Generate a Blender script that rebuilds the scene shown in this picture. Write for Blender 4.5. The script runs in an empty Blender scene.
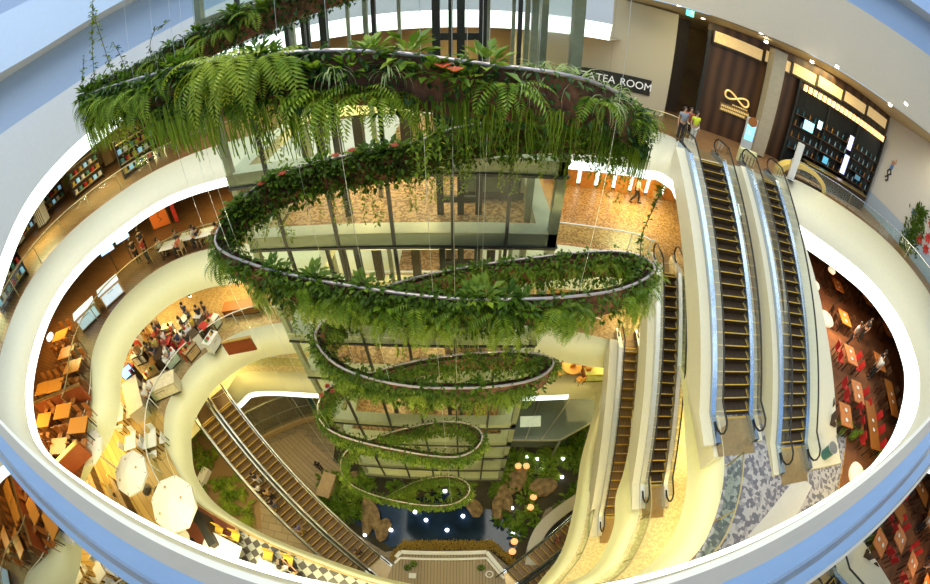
import bpy, bmesh, math, random
from mathutils import Vector, Matrix
R = random.Random(7)
SC = bpy.context.scene
COL = SC.collection
PI = math.pi

# ------------------------------------------------------------------ camera
F = 388.0; PIT = math.radians(43.3); ROLL = math.radians(0.4); CX, CY = 465.0, 292.0
_f = Vector((0, math.cos(PIT), -math.sin(PIT))); _u = Vector((0, math.sin(PIT), math.cos(PIT))); _r = Vector((1, 0, 0))
_c, _s = math.cos(ROLL), math.sin(ROLL)
_r2 = _c*_r + _s*_u; _u2 = -_s*_r + _c*_u
def ray(x, y):
    a, b = x-CX, CY-y; r = math.hypot(a, b) or 1e-9
    th = 2*math.asin(r/(2*F)); s = math.sin(th)/r
    return _r2*(a*s) + _u2*(b*s) + _f*math.cos(th)
def at(x, y, z):
    "the point of the level z seen at a pixel"
    d = ray(x, y); return d*(z/d.z)
def aty(x, y, Y):
    d = ray(x, y); return d*(Y/d.y)
cd = bpy.data.cameras.new('camera'); cam = bpy.data.objects.new('camera', cd); COL.objects.link(cam)
cd.type = 'PANO'; cd.panorama_type = 'FISHEYE_EQUISOLID'; cd.sensor_width = 36.0
cd.fisheye_lens = F/930*36; cd.fisheye_fov = math.radians(230); cd.clip_start = 0.02
mw = Matrix.Identity(4)
for i in range(3):
    mw[i][0] = _r2[i]; mw[i][1] = _u2[i]; mw[i][2] = -_f[i]
cam.matrix_world = mw
SC.camera = cam
SC.view_settings.view_transform = 'Standard'; SC.view_settings.look = 'None'
SC.view_settings.gamma = 1; SC.view_settings.use_curve_mapping = False

# ------------------------------------------------------------------ materials
MATS = {}
def mat(name, col, rough=.6, metal=0, var=.12, scale=6., emit=0, ecol=None, spec=.5, per_island=0, col2=None, bump=0, coord='Object'):
    if name in MATS: return MATS[name]
    m = bpy.data.materials.new(name); m.use_nodes = True; nt = m.node_tree; N = nt.nodes; b = N['Principled BSDF']
    b.inputs['Roughness'].default_value = rough; b.inputs['Metallic'].default_value = metal
    b.inputs['Specular IOR Level'].default_value = spec
    c1 = (*col, 1); c2 = (*(col2 or [min(1, c*(1+var)) for c in col]), 1); c0 = (*[c*(1-var) for c in col], 1)
    ramp = N.new('ShaderNodeValToRGB'); ramp.color_ramp.elements[0].color = c0; ramp.color_ramp.elements[1].color = c2
    e = ramp.color_ramp.elements.new(.5); e.color = c1
    if per_island:
        g = N.new('ShaderNodeNewGeometry'); oi = N.new('ShaderNodeObjectInfo'); a = N.new('ShaderNodeMath'); a.operation = 'ADD'
        k = N.new('ShaderNodeMath'); k.operation = 'MULTIPLY'; k.inputs[1].default_value = .5
        nt.links.new(g.outputs['Random Per Island'], a.inputs[0]); nt.links.new(oi.outputs['Random'], a.inputs[1])
        nt.links.new(a.outputs[0], k.inputs[0]); nt.links.new(k.outputs[0], ramp.inputs[0])
    else:
        tc = N.new('ShaderNodeTexCoord'); nz = N.new('ShaderNodeTexNoise'); nz.inputs['Scale'].default_value = scale; nz.inputs['Detail'].default_value = 4
        nt.links.new(tc.outputs[coord], nz.inputs['Vector'])
        ramp.color_ramp.elements[0].position = .3; ramp.color_ramp.elements[2].position = .7
        nt.links.new(nz.outputs['Fac'], ramp.inputs[0])
        if bump:
            bp = N.new('ShaderNodeBump'); bp.inputs['Strength'].default_value = bump
            nt.links.new(nz.outputs['Fac'], bp.inputs['Height']); nt.links.new(bp.outputs[0], b.inputs['Normal'])
    nt.links.new(ramp.outputs[0], b.inputs['Base Color'])
    if emit:
        b.inputs['Emission Color'].default_value = (*(ecol or col), 1); b.inputs['Emission Strength'].default_value = emit
    MATS[name] = m; return m
def tex_mat(name, kind, c1, c2, scale, rough=.5, mort=None, spec=.5, ratio=(1, 1, 1), coord='Object', rot=0, w=.5, h=.25, thr=.5, msz=.02):
    if name in MATS: return MATS[name]
    m = bpy.data.materials.new(name); m.use_nodes = True; nt = m.node_tree; N = nt.nodes; b = N['Principled BSDF']
    b.inputs['Roughness'].default_value = rough; b.inputs['Specular IOR Level'].default_value = spec
    tc = N.new('ShaderNodeTexCoord'); mp = N.new('ShaderNodeMapping'); mp.inputs['Scale'].default_value = ratio; mp.inputs['Rotation'].default_value = (0, 0, rot)
    nt.links.new(tc.outputs[coord], mp.inputs[0])
    if kind == 'brick':
        t = N.new('ShaderNodeTexBrick'); t.inputs['Color1'].default_value = (*c1, 1); t.inputs['Color2'].default_value = (*c2, 1)
        t.inputs['Mortar'].default_value = (*(mort or [c*.4 for c in c1]), 1); t.inputs['Scale'].default_value = scale
        t.inputs['Brick Width'].default_value = w; t.inputs['Row Height'].default_value = h; t.inputs['Mortar Size'].default_value = msz
        out = t.outputs['Color']
    elif kind == 'checker':
        t = N.new('ShaderNodeTexChecker'); t.inputs['Color1'].default_value = (*c1, 1); t.inputs['Color2'].default_value = (*c2, 1); t.inputs['Scale'].default_value = scale; out = t.outputs['Color']
    elif kind == 'wave':
        t = N.new('ShaderNodeTexWave'); t.inputs['Scale'].default_value = scale; t.inputs['Distortion'].default_value = 1.5; t.inputs['Detail'].default_value = 2
        r = N.new('ShaderNodeValToRGB'); r.color_ramp.elements[0].color = (*c1, 1); r.color_ramp.elements[1].color = (*c2, 1)
        nt.links.new(t.outputs['Fac'], r.inputs[0]); out = r.outputs[0]
    else:
        t = N.new('ShaderNodeTexVoronoi'); t.inputs['Scale'].default_value = scale; t.inputs['Randomness'].default_value = 1
        r = N.new('ShaderNodeValToRGB'); r.color_ramp.elements[0].color = (*c1, 1); r.color_ramp.elements[1].color = (*c2, 1)
        r.color_ramp.elements[0].position = thr-.15; r.color_ramp.elements[1].position = thr+.15
        sx = N.new('ShaderNodeSeparateColor'); nt.links.new(t.outputs['Color'], sx.inputs[0]); nt.links.new(sx.outputs[0], r.inputs[0]); out = r.outputs[0]
    nt.links.new(mp.outputs[0], t.inputs['Vector']); nt.links.new(out, b.inputs['Base Color'])
    MATS[name] = m; return m
def glass_mat(name, tint, refl=.03, rough=.02, edge=.45):
    if name in MATS: return MATS[name]
    m = bpy.data.materials.new(name); m.use_nodes = True; nt = m.node_tree; N = nt.nodes
    for n in list(N): N.remove(n)
    o = N.new('ShaderNodeOutputMaterial'); t = N.new('ShaderNodeBsdfTransparent'); t.inputs[0].default_value = (*tint, 1)
    g = N.new('ShaderNodeBsdfGlossy'); g.inputs['Roughness'].default_value = rough; g.inputs['Color'].default_value = (.95, .97, 1, 1)
    lw = N.new('ShaderNodeLayerWeight'); lw.inputs['Blend'].default_value = .25
    mr = N.new('ShaderNodeMapRange'); mr.inputs['To Min'].default_value = refl; mr.inputs['To Max'].default_value = edge
    mx = N.new('ShaderNodeMixShader'); nt.links.new(lw.outputs['Fresnel'], mr.inputs['Value']); nt.links.new(mr.outputs[0], mx.inputs[0])
    nt.links.new(t.outputs[0], mx.inputs[1]); nt.links.new(g.outputs[0], mx.inputs[2]); nt.links.new(mx.outputs[0], o.inputs[0])
    MATS[name] = m; return m
def leaf_mat(name, c0, c1, c2):
    m = mat(name, c1, rough=.45, per_island=1, col2=c2, spec=.35); nt = m.node_tree
    for n in nt.nodes:
        if n.type == 'VALTORGB': n.color_ramp.elements[0].color = (*c0, 1)
    b = nt.nodes['Principled BSDF']; tr = nt.nodes.new('ShaderNodeBsdfTranslucent'); mx = nt.nodes.new('ShaderNodeMixShader'); mx.inputs[0].default_value = .3
    rp = [n for n in nt.nodes if n.type == 'VALTORGB'][0]; nt.links.new(rp.outputs[0], tr.inputs[0])
    o = [n for n in nt.nodes if n.type == 'OUTPUT_MATERIAL'][0]
    nt.links.new(b.outputs[0], mx.inputs[1]); nt.links.new(tr.outputs[0], mx.inputs[2]); nt.links.new(mx.outputs[0], o.inputs[0])
    return m

# ------------------------------------------------------------------ mesh builder
class MB:
    def __init__(s): s.v = []; s.f = []; s.mi = []; s.cur = 0
    def m(s, i): s.cur = i; return s
    def vs(s, pts): b = len(s.v); s.v += [tuple(p) for p in pts]; return b
    def face(s, idx): s.f.append(tuple(idx)); s.mi.append(s.cur)
    def poly(s, pts): b = s.vs(pts); s.face(range(b, b+len(pts))); return s
    def box(s, c, d, rz=0, rx=0, ry=0, T=None):
        M = Matrix.Translation(c) @ Matrix.Rotation(rz, 4, 'Z') @ Matrix.Rotation(ry, 4, 'Y') @ Matrix.Rotation(rx, 4, 'X')
        if T: M = T @ M
        x, y, z = d[0]/2, d[1]/2, d[2]/2
        b = s.vs([M @ Vector(p) for p in ((-x,-y,-z),(x,-y,-z),(x,y,-z),(-x,y,-z),(-x,-y,z),(x,-y,z),(x,y,z),(-x,y,z))])
        for q in ((0,3,2,1),(4,5,6,7),(0,1,5,4),(1,2,6,5),(2,3,7,6),(3,0,4,7)): s.face([b+i for i in q])
        return s
    def beam(s, a, b_, w, h):
        a, b_ = Vector(a), Vector(b_); d = b_-a; L = d.length
        q = d.to_track_quat('X', 'Z').to_matrix().to_4x4()
        return s.box((0, 0, 0), (L, w, h), T=Matrix.Translation((a+b_)/2) @ q)
    def tube(s, pts, r, n=8, closed=False, cap=True):
        pts = [Vector(p) for p in pts]; k = len(pts); rs = r if isinstance(r, (list, tuple)) else [r]*k
        rings = []; up = Vector((0, 0, 1)); prev = None
        for i in range(k):
            a = pts[(i-1) % k] if (closed or i > 0) else pts[i]; c = pts[(i+1) % k] if (closed or i < k-1) else pts[i]
            t = (c-a)
            if t.length < 1e-9: t = Vector((0, 0, 1))
            t.normalize()
            if prev is None:
                n1 = t.cross(up)
                if n1.length < 1e-3: n1 = t.cross(Vector((1, 0, 0)))
            else:
                n1 = prev - t*prev.dot(t)
                if n1.length < 1e-6: n1 = t.cross(up)
            n1.normalize(); prev = n1; n2 = t.cross(n1)
            rings.append(s.vs([pts[i] + (n1*math.cos(2*PI*j/n) + n2*math.sin(2*PI*j/n))*rs[i] for j in range(n)]))
        for i in range(k if closed else k-1):
            a, b = rings[i], rings[(i+1) % k]
            for j in range(n): s.face((a+j, a+(j+1) % n, b+(j+1) % n, b+j))
        if cap and not closed:
            s.face([rings[0]+j for j in range(n)][::-1]); s.face([rings[-1]+j for j in range(n)])
        return s
    def loft(s, rows, closed=False, flip=False):
        bs = [s.vs(r) for r in rows]; n = len(rows[0])
        for a, b in zip(bs, bs[1:]):
            for j in range(n if closed else n-1):
                q = (a+j, a+(j+1) % n, b+(j+1) % n, b+j)
                s.face(q[::-1] if flip else q)
        return s
    def lathe(s, prof, n=16, c=(0, 0, 0), cap=True, sx=1, sy=1):
        rows = [[(c[0]+r*math.cos(2*PI*j/n)*sx, c[1]+r*math.sin(2*PI*j/n)*sy, c[2]+z) for j in range(n)] for r, z in prof]
        b0 = len(s.v); s.loft(rows, closed=True)
        if cap:
            if prof[0][0] > 1e-4: s.face([b0+j for j in range(n)][::-1])
            if prof[-1][0] > 1e-4: s.face([b0+(len(prof)-1)*n+j for j in range(n)])
        return s
    def prism(s, pts, z0, z1):
        n = len(pts); a = s.vs([(p[0], p[1], z0) for p in pts]); b = s.vs([(p[0], p[1], z1) for p in pts])
        s.face([a+j for j in range(n)][::-1]); s.face([b+j for j in range(n)])
        for j in range(n): s.face((a+j, a+(j+1) % n, b+(j+1) % n, b+j))
        return s
    def mesh(s, name, mats, smooth=False):
        me = bpy.data.meshes.new(name); me.from_pydata(s.v, [], s.f)
        for m in (mats if isinstance(mats, (list, tuple)) else [mats]): me.materials.append(m)
        me.polygons.foreach_set('material_index', s.mi)
        if smooth: me.polygons.foreach_set('use_smooth', [True]*len(s.f))
        me.update(); return me
    def build(s, name, mats, parent=None, smooth=False, loc=None):
        return ob(name, s.mesh(name, mats, smooth), parent, loc)
def ob(name, me, parent=None, loc=None, rz=0):
    o = bpy.data.objects.new(name, me); COL.objects.link(o)
    if parent: o.parent = parent
    if loc is not None: o.location = loc
    if rz: o.rotation_euler = (0, 0, rz)
    return o
def tag(o, label=None, cat=None, group=None, kind=None):
    if label: o['label'] = label
    if cat: o['category'] = cat
    if group: o['group'] = group
    if kind: o['kind'] = kind
    return o
def thing(name, label, cat, loc=(0, 0, 0), rz=0, group=None):
    o = ob(name, None, None, loc, rz); return tag(o, label, cat, group)
def struct(name, mb, m, smooth=False): return tag(mb.build(name, m, None, smooth), kind='structure')
KIDS = {}
def dup(root, loc, rz=0, label=None, group=None, scale=None, tilt=None):
    r = root.copy(); COL.objects.link(r); r.location = loc; r.rotation_euler = (tilt[0] if tilt else 0, tilt[1] if tilt else 0, rz)
    if scale: r.scale = (scale,)*3 if not isinstance(scale, tuple) else scale
    if label: r['label'] = label
    if group: r['group'] = group
    for ch in list(root.children):
        c = ch.copy(); COL.objects.link(c); c.parent = r
        for g in ch.children:
            d = g.copy(); COL.objects.link(d); d.parent = c
    return r
def catmull(P, n=8, closed=False):
    P = [Vector(p) for p in P]; k = len(P); out = []
    for i in range(k if closed else k-1):
        p0 = P[(i-1) % k] if closed or i > 0 else P[0]*2-P[1]; p1 = P[i]; p2 = P[(i+1) % k]; p3 = P[(i+2) % k] if closed or i < k-2 else P[-1]*2-P[-2]
        for j in range(n):
            t = j/n
            out.append(.5*((2*p1) + (p2-p0)*t + (2*p0-5*p1+4*p2-p3)*t*t + (-p0+3*p1-3*p2+p3)*t**3))
    if not closed: out.append(P[-1])
    return out

# palette
CREAM = mat('cream_plaster', (.68, .65, .48), .45, var=.02)
CREAM2 = mat('cream_panel', (.62, .56, .42), .45, var=.02)
GREYW = mat('pale_grey_plaster', (.60, .60, .58), .5, var=.02)
SKYLITL = mat('skylit_ledge', (.24, .40, .74), .6, var=.03, spec=.2)  # white kerb with the blue of the skylight put into its colour
LED = mat('lit_cove', (.9, .95, .92), .5, emit=1.6, ecol=(.88, 1, .93))
STEEL = mat('brushed_steel', (.62, .64, .66), .22, 1, var=.05, scale=40)
STEELW = mat('satin_steel', (.75, .76, .75), .35, .8, var=.05)
RUBBER = mat('black_rubber', (.012, .012, .013), .4)
BLACK = mat('black_metal', (.02, .02, .018), .4)
DARK = mat('dark_brown', (.05, .03, .018), .5)
OLIVE = mat('olive_steel', (.30, .31, .22), .4, .3)
YEL = mat('yellow_line', (.58, .38, .06), .5)
GLASS = glass_mat('clear_glass', (.93, .97, .94), .012)
GLASSG = glass_mat('green_glass', (.80, .92, .84), .04, .12)
WOOD = tex_mat('orange_wood', 'wave', (.30, .10, .02), (.42, .15, .03), 3, .4)
WOODD = tex_mat('dark_wood', 'wave', (.04, .017, .008), (.10, .045, .018), .45, .45)
TANW = mat('tan_wood', (.48, .33, .16), .5, var=.15)
WHITE = mat('white_laminate', (.80, .80, .76), .35, var=.02)
GOLD = mat('brass', (.75, .52, .2), .3, .9)
RED = mat('red_cloth', (.5, .03, .02), .6)
# ------------------------------------------------------------------ setting: levels of the atrium
Z1, Z2, Z3, Z4, ZG = -5.1, -10.3, -15.2, -20.1, -28.6
# (x, y, inset of the lower edge, drop of the fascia), clockwise from the near left
RING1 = [(-9,-.35,.3,1.5),(-13,-.3,.35,1.5),(-15.3,.5,.5,1.45),(-17,1.9,.6,1.4),(-18.7,4.3,.7,1.4),(-19.4,6.5,.7,1.4),(-19.3,8.5,.7,1.4),(-18.7,10.2,.7,1.4),(-17.5,12,.7,1.4),(-16.4,13.5,.7,1.4),
 (-14.7,14.8,.8,1.4),(-12,15.9,.9,1.5),(-7,16.7,.9,1.6),(-1,17.1,.9,1.7),(5,17.1,.9,1.8),(8.6,16.85,.9,1.8),(9.8,16.3,.6,1.8),(10.05,15,.2,1.8),(10.1,13.9,.1,1.9),(13.2,14.0,.1,1.9),(16.6,14.3,.1,1.9),(17.6,14.35,.6,2.0),(19.6,13.5,1.2,2.1),(22.3,11.6,1.4,2.2),(24.1,9.8,1.5,2.25),(25,7.5,1.6,2.25),(25,4.8,1.8,2.2),(23,1.9,1.6,2.1),(19.5,.4,.9,1.9),(16,-.2,.5,1.7),(12,-.35,.35,1.5),(6,-.35,.3,1.5),(-2,-.35,.3,1.5)]
RING2 = [(-7,-2,.2,1.4),(-13,-2,.2,1.4),(-17.6,-1,.3,1.4),(-17.3,1.0,.3,1.4),(-16.6,2.8,.3,1.4),(-17,4.3,.5,1.5),(-18.5,6.4,.6,1.6),(-19,8.5,.6,1.6),(-18.6,10.4,.6,1.6),(-17.3,12.4,.6,1.6),(-15.3,13.7,.6,1.6),(-12.6,14.3,.6,1.6),(-7,14.6,.6,1.6),(-1,14.5,.6,1.6),(4,14.1,.6,1.6),(7.6,13.5,.4,1.6),(8.5,13.0,.1,1.6),(10.1,12.9,.1,1.6),(10.25,12,.1,1.5),(9.75,9.5,.1,1.5),(9.2,7,.15,1.5),(8.75,5,.25,1.5),(8.3,2.9,.3,1.5),(7.4,1.2,.3,1.5),(6.2,.1,.3,1.5),(4,-.4,.2,1.5),(-1,-.5,.2,1.4)]
RING3 = [(-3,.45,.2,1.3),(-5.9,1.0,.2,1.3),(-9.5,1.6,.2,1.3),(-12.4,2.3,.3,1.4),(-14.4,3.5,.4,1.5),(-15.5,4.9,.5,1.6),(-16.2,6.7,.5,1.6),(-16,8.4,.5,1.6),(-15.3,10.3,.5,1.6),(-13.1,12.5,.5,1.6),(-10,13.5,.5,1.6),(-5,14,.5,1.6),(0,14,.5,1.6),(4.5,13.4,.5,1.6),(7.3,12.6,.3,1.6),(7.9,12.3,.1,1.6),(9.35,12.2,.1,1.6),(9.3,11,.1,1.5),(8.8,8,.1,1.5),(8,5.6,.2,1.5),(7.4,4.3,.25,1.5),(7.1,2.7,.3,1.5),(6.1,1.0,.3,1.5),(5,.25,.3,1.5),(3,0,.2,1.4),(0,.1,.2,1.3)]
RING4 = [(-3,-3,.2,1.3),(-9,-4,.2,1.3),(-18,-2,.3,1.4),(-21,4,.3,1.5),(-19.2,8.9,.1,1.5),(-16.5,11.0,.1,1.6),(-15.8,12.7,.5,1.7),(-13.9,13.2,.5,1.7),(-10.3,13.4,.5,1.7),(-4,13.6,.5,1.7),(1,13.7,.5,1.7),(5,13.7,.5,1.7),(8.6,13.5,.4,1.7),(9.1,12.4,.2,1.6),(8.2,10.2,.15,1.6),(7.4,8.2,.15,1.6),(6.7,5.3,.2,1.6),(5.9,2.7,.3,1.6),(4.8,1.1,.3,1.6),(2,-1.5,.2,1.5)]
CEN = Vector((0, 7))
def outer_pt(x, y, ax, bx, ay, by, e=4):
    d = Vector((x, y))-CEN
    if d.length < 1e-6: d = Vector((1, 0))
    d.normalize(); A = bx if d.x > 0 else ax; B = by if d.y > 0 else ay
    t = (abs(d.x/A)**e + abs(d.y/B)**e)**(-1/e)
    return CEN + d*t
def ring_curves(K, z, n=6):
    P = catmull([(a, b, c*10, d*10) for a, b, c, d in [k for k in K]] and [Vector((a, b, c)) for a, b, c, d in K], n, True)
    D = catmull([Vector((d, 0, 0)) for a, b, c, d in K], n, True)
    k = len(P); top = []; bot = []
    for i in range(k):
        t = P[(i+1) % k]-P[i-1]; t = Vector((t.x, t.y)); t.normalize()
        nrm = Vector((t.y, -t.x))               # clockwise: the atrium is on the right of the walk
        top.append(Vector((P[i].x, P[i].y, z))); bot.append(Vector((P[i].x+nrm.x*P[i].z, P[i].y+nrm.y*P[i].z, z-D[i].x)))
    return top, bot, P
def level(idx, K, z, fm, cm, out=(31, 33, 14, 19), led=True, floor_mat=None):
    top, bot, P = ring_curves(K, z); k = len(top)
    o_ = [outer_pt(p.x, p.y, *out) for p in top]
    outer = [Vector((a.x, a.y, z)) for a in o_]
    mid = []; 
    inner_back = []
    struct('floor', MB().loft([top, outer], True), floor_mat)
    low = [Vector((b.x, b.y, b.z)) for b in bot]
    led0 = low; led1 = []
    for i in range(k):
        t = low[(i+1) % k]-low[i-1]; n2 = Vector((t.y, -t.x, 0)); n2.normalize()
        w_ = max(0, min(1, (low[i].x-12)/6)) if idx == 0 else 0; led1.append(low[i]+n2*(.12+.55*w_)+Vector((0, 0, -.42-.35*w_)))
    cap = [p+Vector((0, 0, .06)) for p in top]
    struct('trim_%d' % (2*idx+1), MB().loft([[p+(q-p)*-.0 for p, q in zip(top, outer)], cap, low], True), fm, True)
    lmb = MB(); A_ = lmb.vs(led0); B_ = lmb.vs(led1)
    for i in range(k):
        lmb.m(0 if idx == 0 or (idx == 3 and 30 <= i <= 68) else 1).face((A_+i, A_+(i+1) % k, B_+(i+1) % k, B_+i))
    struct('trim_%d' % (2*idx+2), lmb, [cm, fm], True)
    under = [Vector((p.x, p.y, q.z+.02)) for p, q in zip([l+(o-l)*.0 for l, o in zip(led1, outer)], led1)]
    zc = sum(p.z for p in led1)/k
    back = [Vector((o.x, o.y, q.z)) for o, q in zip(outer, led1)]
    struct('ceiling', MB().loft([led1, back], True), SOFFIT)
    return top, bot, outer
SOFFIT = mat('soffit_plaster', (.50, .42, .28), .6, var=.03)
GRANITE = tex_mat('brown_granite', 'vor', (.24, .12, .04), (.50, .30, .12), 13, .35, thr=.5)
GREYMOS = tex_mat('grey_mosaic', 'vor', (.15, .15, .19), (.42, .41, .44), 7, .25, thr=.5)
TERRAZ = tex_mat('cream_terrazzo', 'vor', (.60, .50, .27), (.76, .66, .38), 12, .3, thr=.5)
CREAM_LIT = mat('cream_lit_plaster', (.88, .85, .52), .45, var=.02)  # brighter cream of the lower fascias, strong light put into the colour
TANGR = tex_mat('tan_granite', 'vor', (.30, .19, .08), (.46, .33, .16), 12, .35, thr=.5)
BROWNF = tex_mat('brown_plank', 'brick', (.24, .12, .05), (.30, .16, .07), 1., .4, w=1.6, h=.2)
top1, bot1, out1 = level(0, RING1, Z1, mat('cream_upper_plaster', (.74, .71, .56), .45, var=.02), LED, floor_mat=BROWNF)
top2, bot2, out2 = level(1, RING2, Z2, CREAM_LIT, LED, floor_mat=GRANITE)
top3, bot3, out3 = level(2, RING3, Z3, CREAM_LIT, LED, floor_mat=TANGR)
top4, bot4, out4 = level(3, RING4, Z4, CREAM_LIT, LED, floor_mat=TERRAZ)
# outer walls of the storeys
WALLB = mat('brown_shop_wall', (.20, .09, .035), .5, var=.5, scale=.6)
WALLC = mat('tan_shop_wall', (.45, .30, .14), .5, var=.3, scale=.5)
for nm, z0, z1, m_ in (('wall_upper', Z1, 2.2, WALLC), ('wall_second', Z2, Z1-1.8, WALLB), ('wall_third', Z3, Z2-1.8, WALLB), ('wall_fourth', Z4, Z3-1.8, WALLC), ('wall_ground', ZG, Z4-1.9, WALLC)):
    pts = [outer_pt(math.cos(a)*20, 7+math.sin(a)*20, 31, 33, 14, 19) for a in [2*PI*i/96 for i in range(96)]]
    struct(nm, MB().loft([[(p.x, p.y, z0) for p in pts], [(p.x, p.y, z1) for p in pts]], True), m_)
# ground
struct('floor', MB().poly([(-32, -8, ZG), (34, -8, ZG), (34, 27, ZG), (-32, 27, ZG)]), tex_mat('ground_paving', 'brick', (.22, .17, .10), (.27, .21, .13), 1, .5, w=1.2, h=.6))

# the slab of the camera's own storey: it climbs from the near left round the back to the right
UL = [(-17,-4,-4.6,.6),(-18.6,.5,-4.2,2.0),(-19,4,-3.2,1.9),(-19.2,7.5,-2.0,1.75),(-18.6,10.6,-1.4,1.6),(-16.8,13.2,-1.0,1.7),(-14,15.4,-.6,1.9),(-10,16.8,-.3,2.3),(-5,17.4,-.2,2.7),(0,17.6,-.2,3.2),(6.5,17.7,-.2,3.6)]
UR = [(7.4,19.2,1.65,5.9),(10.5,17.5,1.75,6.0),(14,16.4,1.9,6.3),(18.5,14.6,2.25,6.7),(22.5,11.8,2.4,7.0),(25.5,8,2.7,7.4),(26,3,2.7,7.6),(25,-3,2.7,7.6)]
def offs(P, i, d):
    t = P[min(i+1, len(P)-1)]-P[max(i-1, 0)]; n2 = Vector((t.y, -t.x, 0)); n2.normalize(); return P[i]+n2*d
SKYLITP = mat('skylit_plaster', (.42, .55, .78), .5, var=.02); SKYLITR = mat('skylit_recess_plaster', (.34, .45, .64), .5, var=.02)  # blue light of the sky painted into the upper plaster
for side, U in (('left', UL), ('right', UR)):
    Pc = catmull([Vector((a, b, c)) for a, b, c, d in U], 8); Pt = catmull([Vector((a, b, d)) for a, b, c, d in U], 8); n_ = len(Pc); L_ = side == 'left'
    ledb = [offs(Pc, i, -.2)+Vector((0, 0, -.85 if L_ else -.02)) for i in range(n_)]
    struct('trim_9' if L_ else 'trim_13', MB().loft([[p+Vector((0, 0, .02)) for p in Pt], Pc], False), mat('skylit_white_plaster', (.50, .55, .64), .5, var=.02) if L_ else mat('warm_lit_plaster', (.52, .46, .36), .5, var=.02), True)  # left fascia colour carries blue skylight, right one warm light from inside
    if L_: struct('trim_10', MB().loft([Pc, ledb], False), LED, True)
    far = [Vector((*outer_pt(p.x, p.y, 34, 36, 16, 22), p.z-(0 if L_ else .9))) for p in ledb]
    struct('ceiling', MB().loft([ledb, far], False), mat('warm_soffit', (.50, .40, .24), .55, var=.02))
    rec = [offs(Pt, i, -2.2) for i in range(n_)]
    struct('floor', MB().loft([Pt, rec], False), GREYW)
    struct('wall_recess', MB().loft([rec, [p+Vector((0, 0, 9)) for p in rec]], False), SKYLITR, True)
    b0 = [offs(Pt, i, -.3)+Vector((0, 0, 3.0)) for i in range(n_)]; b1 = [p+Vector((0, 0, 3.2)) for p in b0]; b2 = [offs(Pt, i, -2.2)+Vector((0, 0, 3.0)) for i in range(n_)]
    struct('trim_11' if L_ else 'trim_14', MB().loft([b1, b0], False), SKYLITP, True)
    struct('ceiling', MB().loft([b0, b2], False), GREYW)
LEDGE = [(-.262, -.95, 0), (-.238, -1.10, 3), (-.245, -1.13, 3), (-.236, -1.22, 3), (-.222, -1.23, 0), (-.155, -1.5, 1), (-.072, -1.66, 2), (-.034, -1.70, 2), (-.06, -1.85, 2), (-.4, -1.9, 2)]
# edge of the storey the view is taken from: white sloping kerb, blue skylight painted in, with a groove
ld = MB(); xs = [-11+i*.5 for i in range(45)]
def ledge(y0, z0, y1, z1): ld.loft([[(x, y0+x*.008, z0) for x in xs], [(x, y1+x*.008, z1) for x in xs]])
for a, b in zip(LEDGE, LEDGE[1:]):
    ld.m(a[2]).loft([[(x, a[0]+x*.008, a[1]) for x in xs], [(x, b[0]+x*.008, b[1]) for x in xs]])
struct('trim_12', ld, [SKYLITL, mat('grey_strip', (.36, .36, .37), .5, var=.03), mat('white_lip', (.72, .72, .70), .4, var=.01), mat('groove_shade', (.15, .22, .36), .4, var=.05)])  # dark groove colour is painted shade on the same kerb
struct('floor', MB().poly([(-11, -.25, -.97), (11, -.25, -.97), (11, -6, -.97), (-11, -6, -.97)]), mat('dark_floor', (.03, .025, .02), .5))
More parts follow.
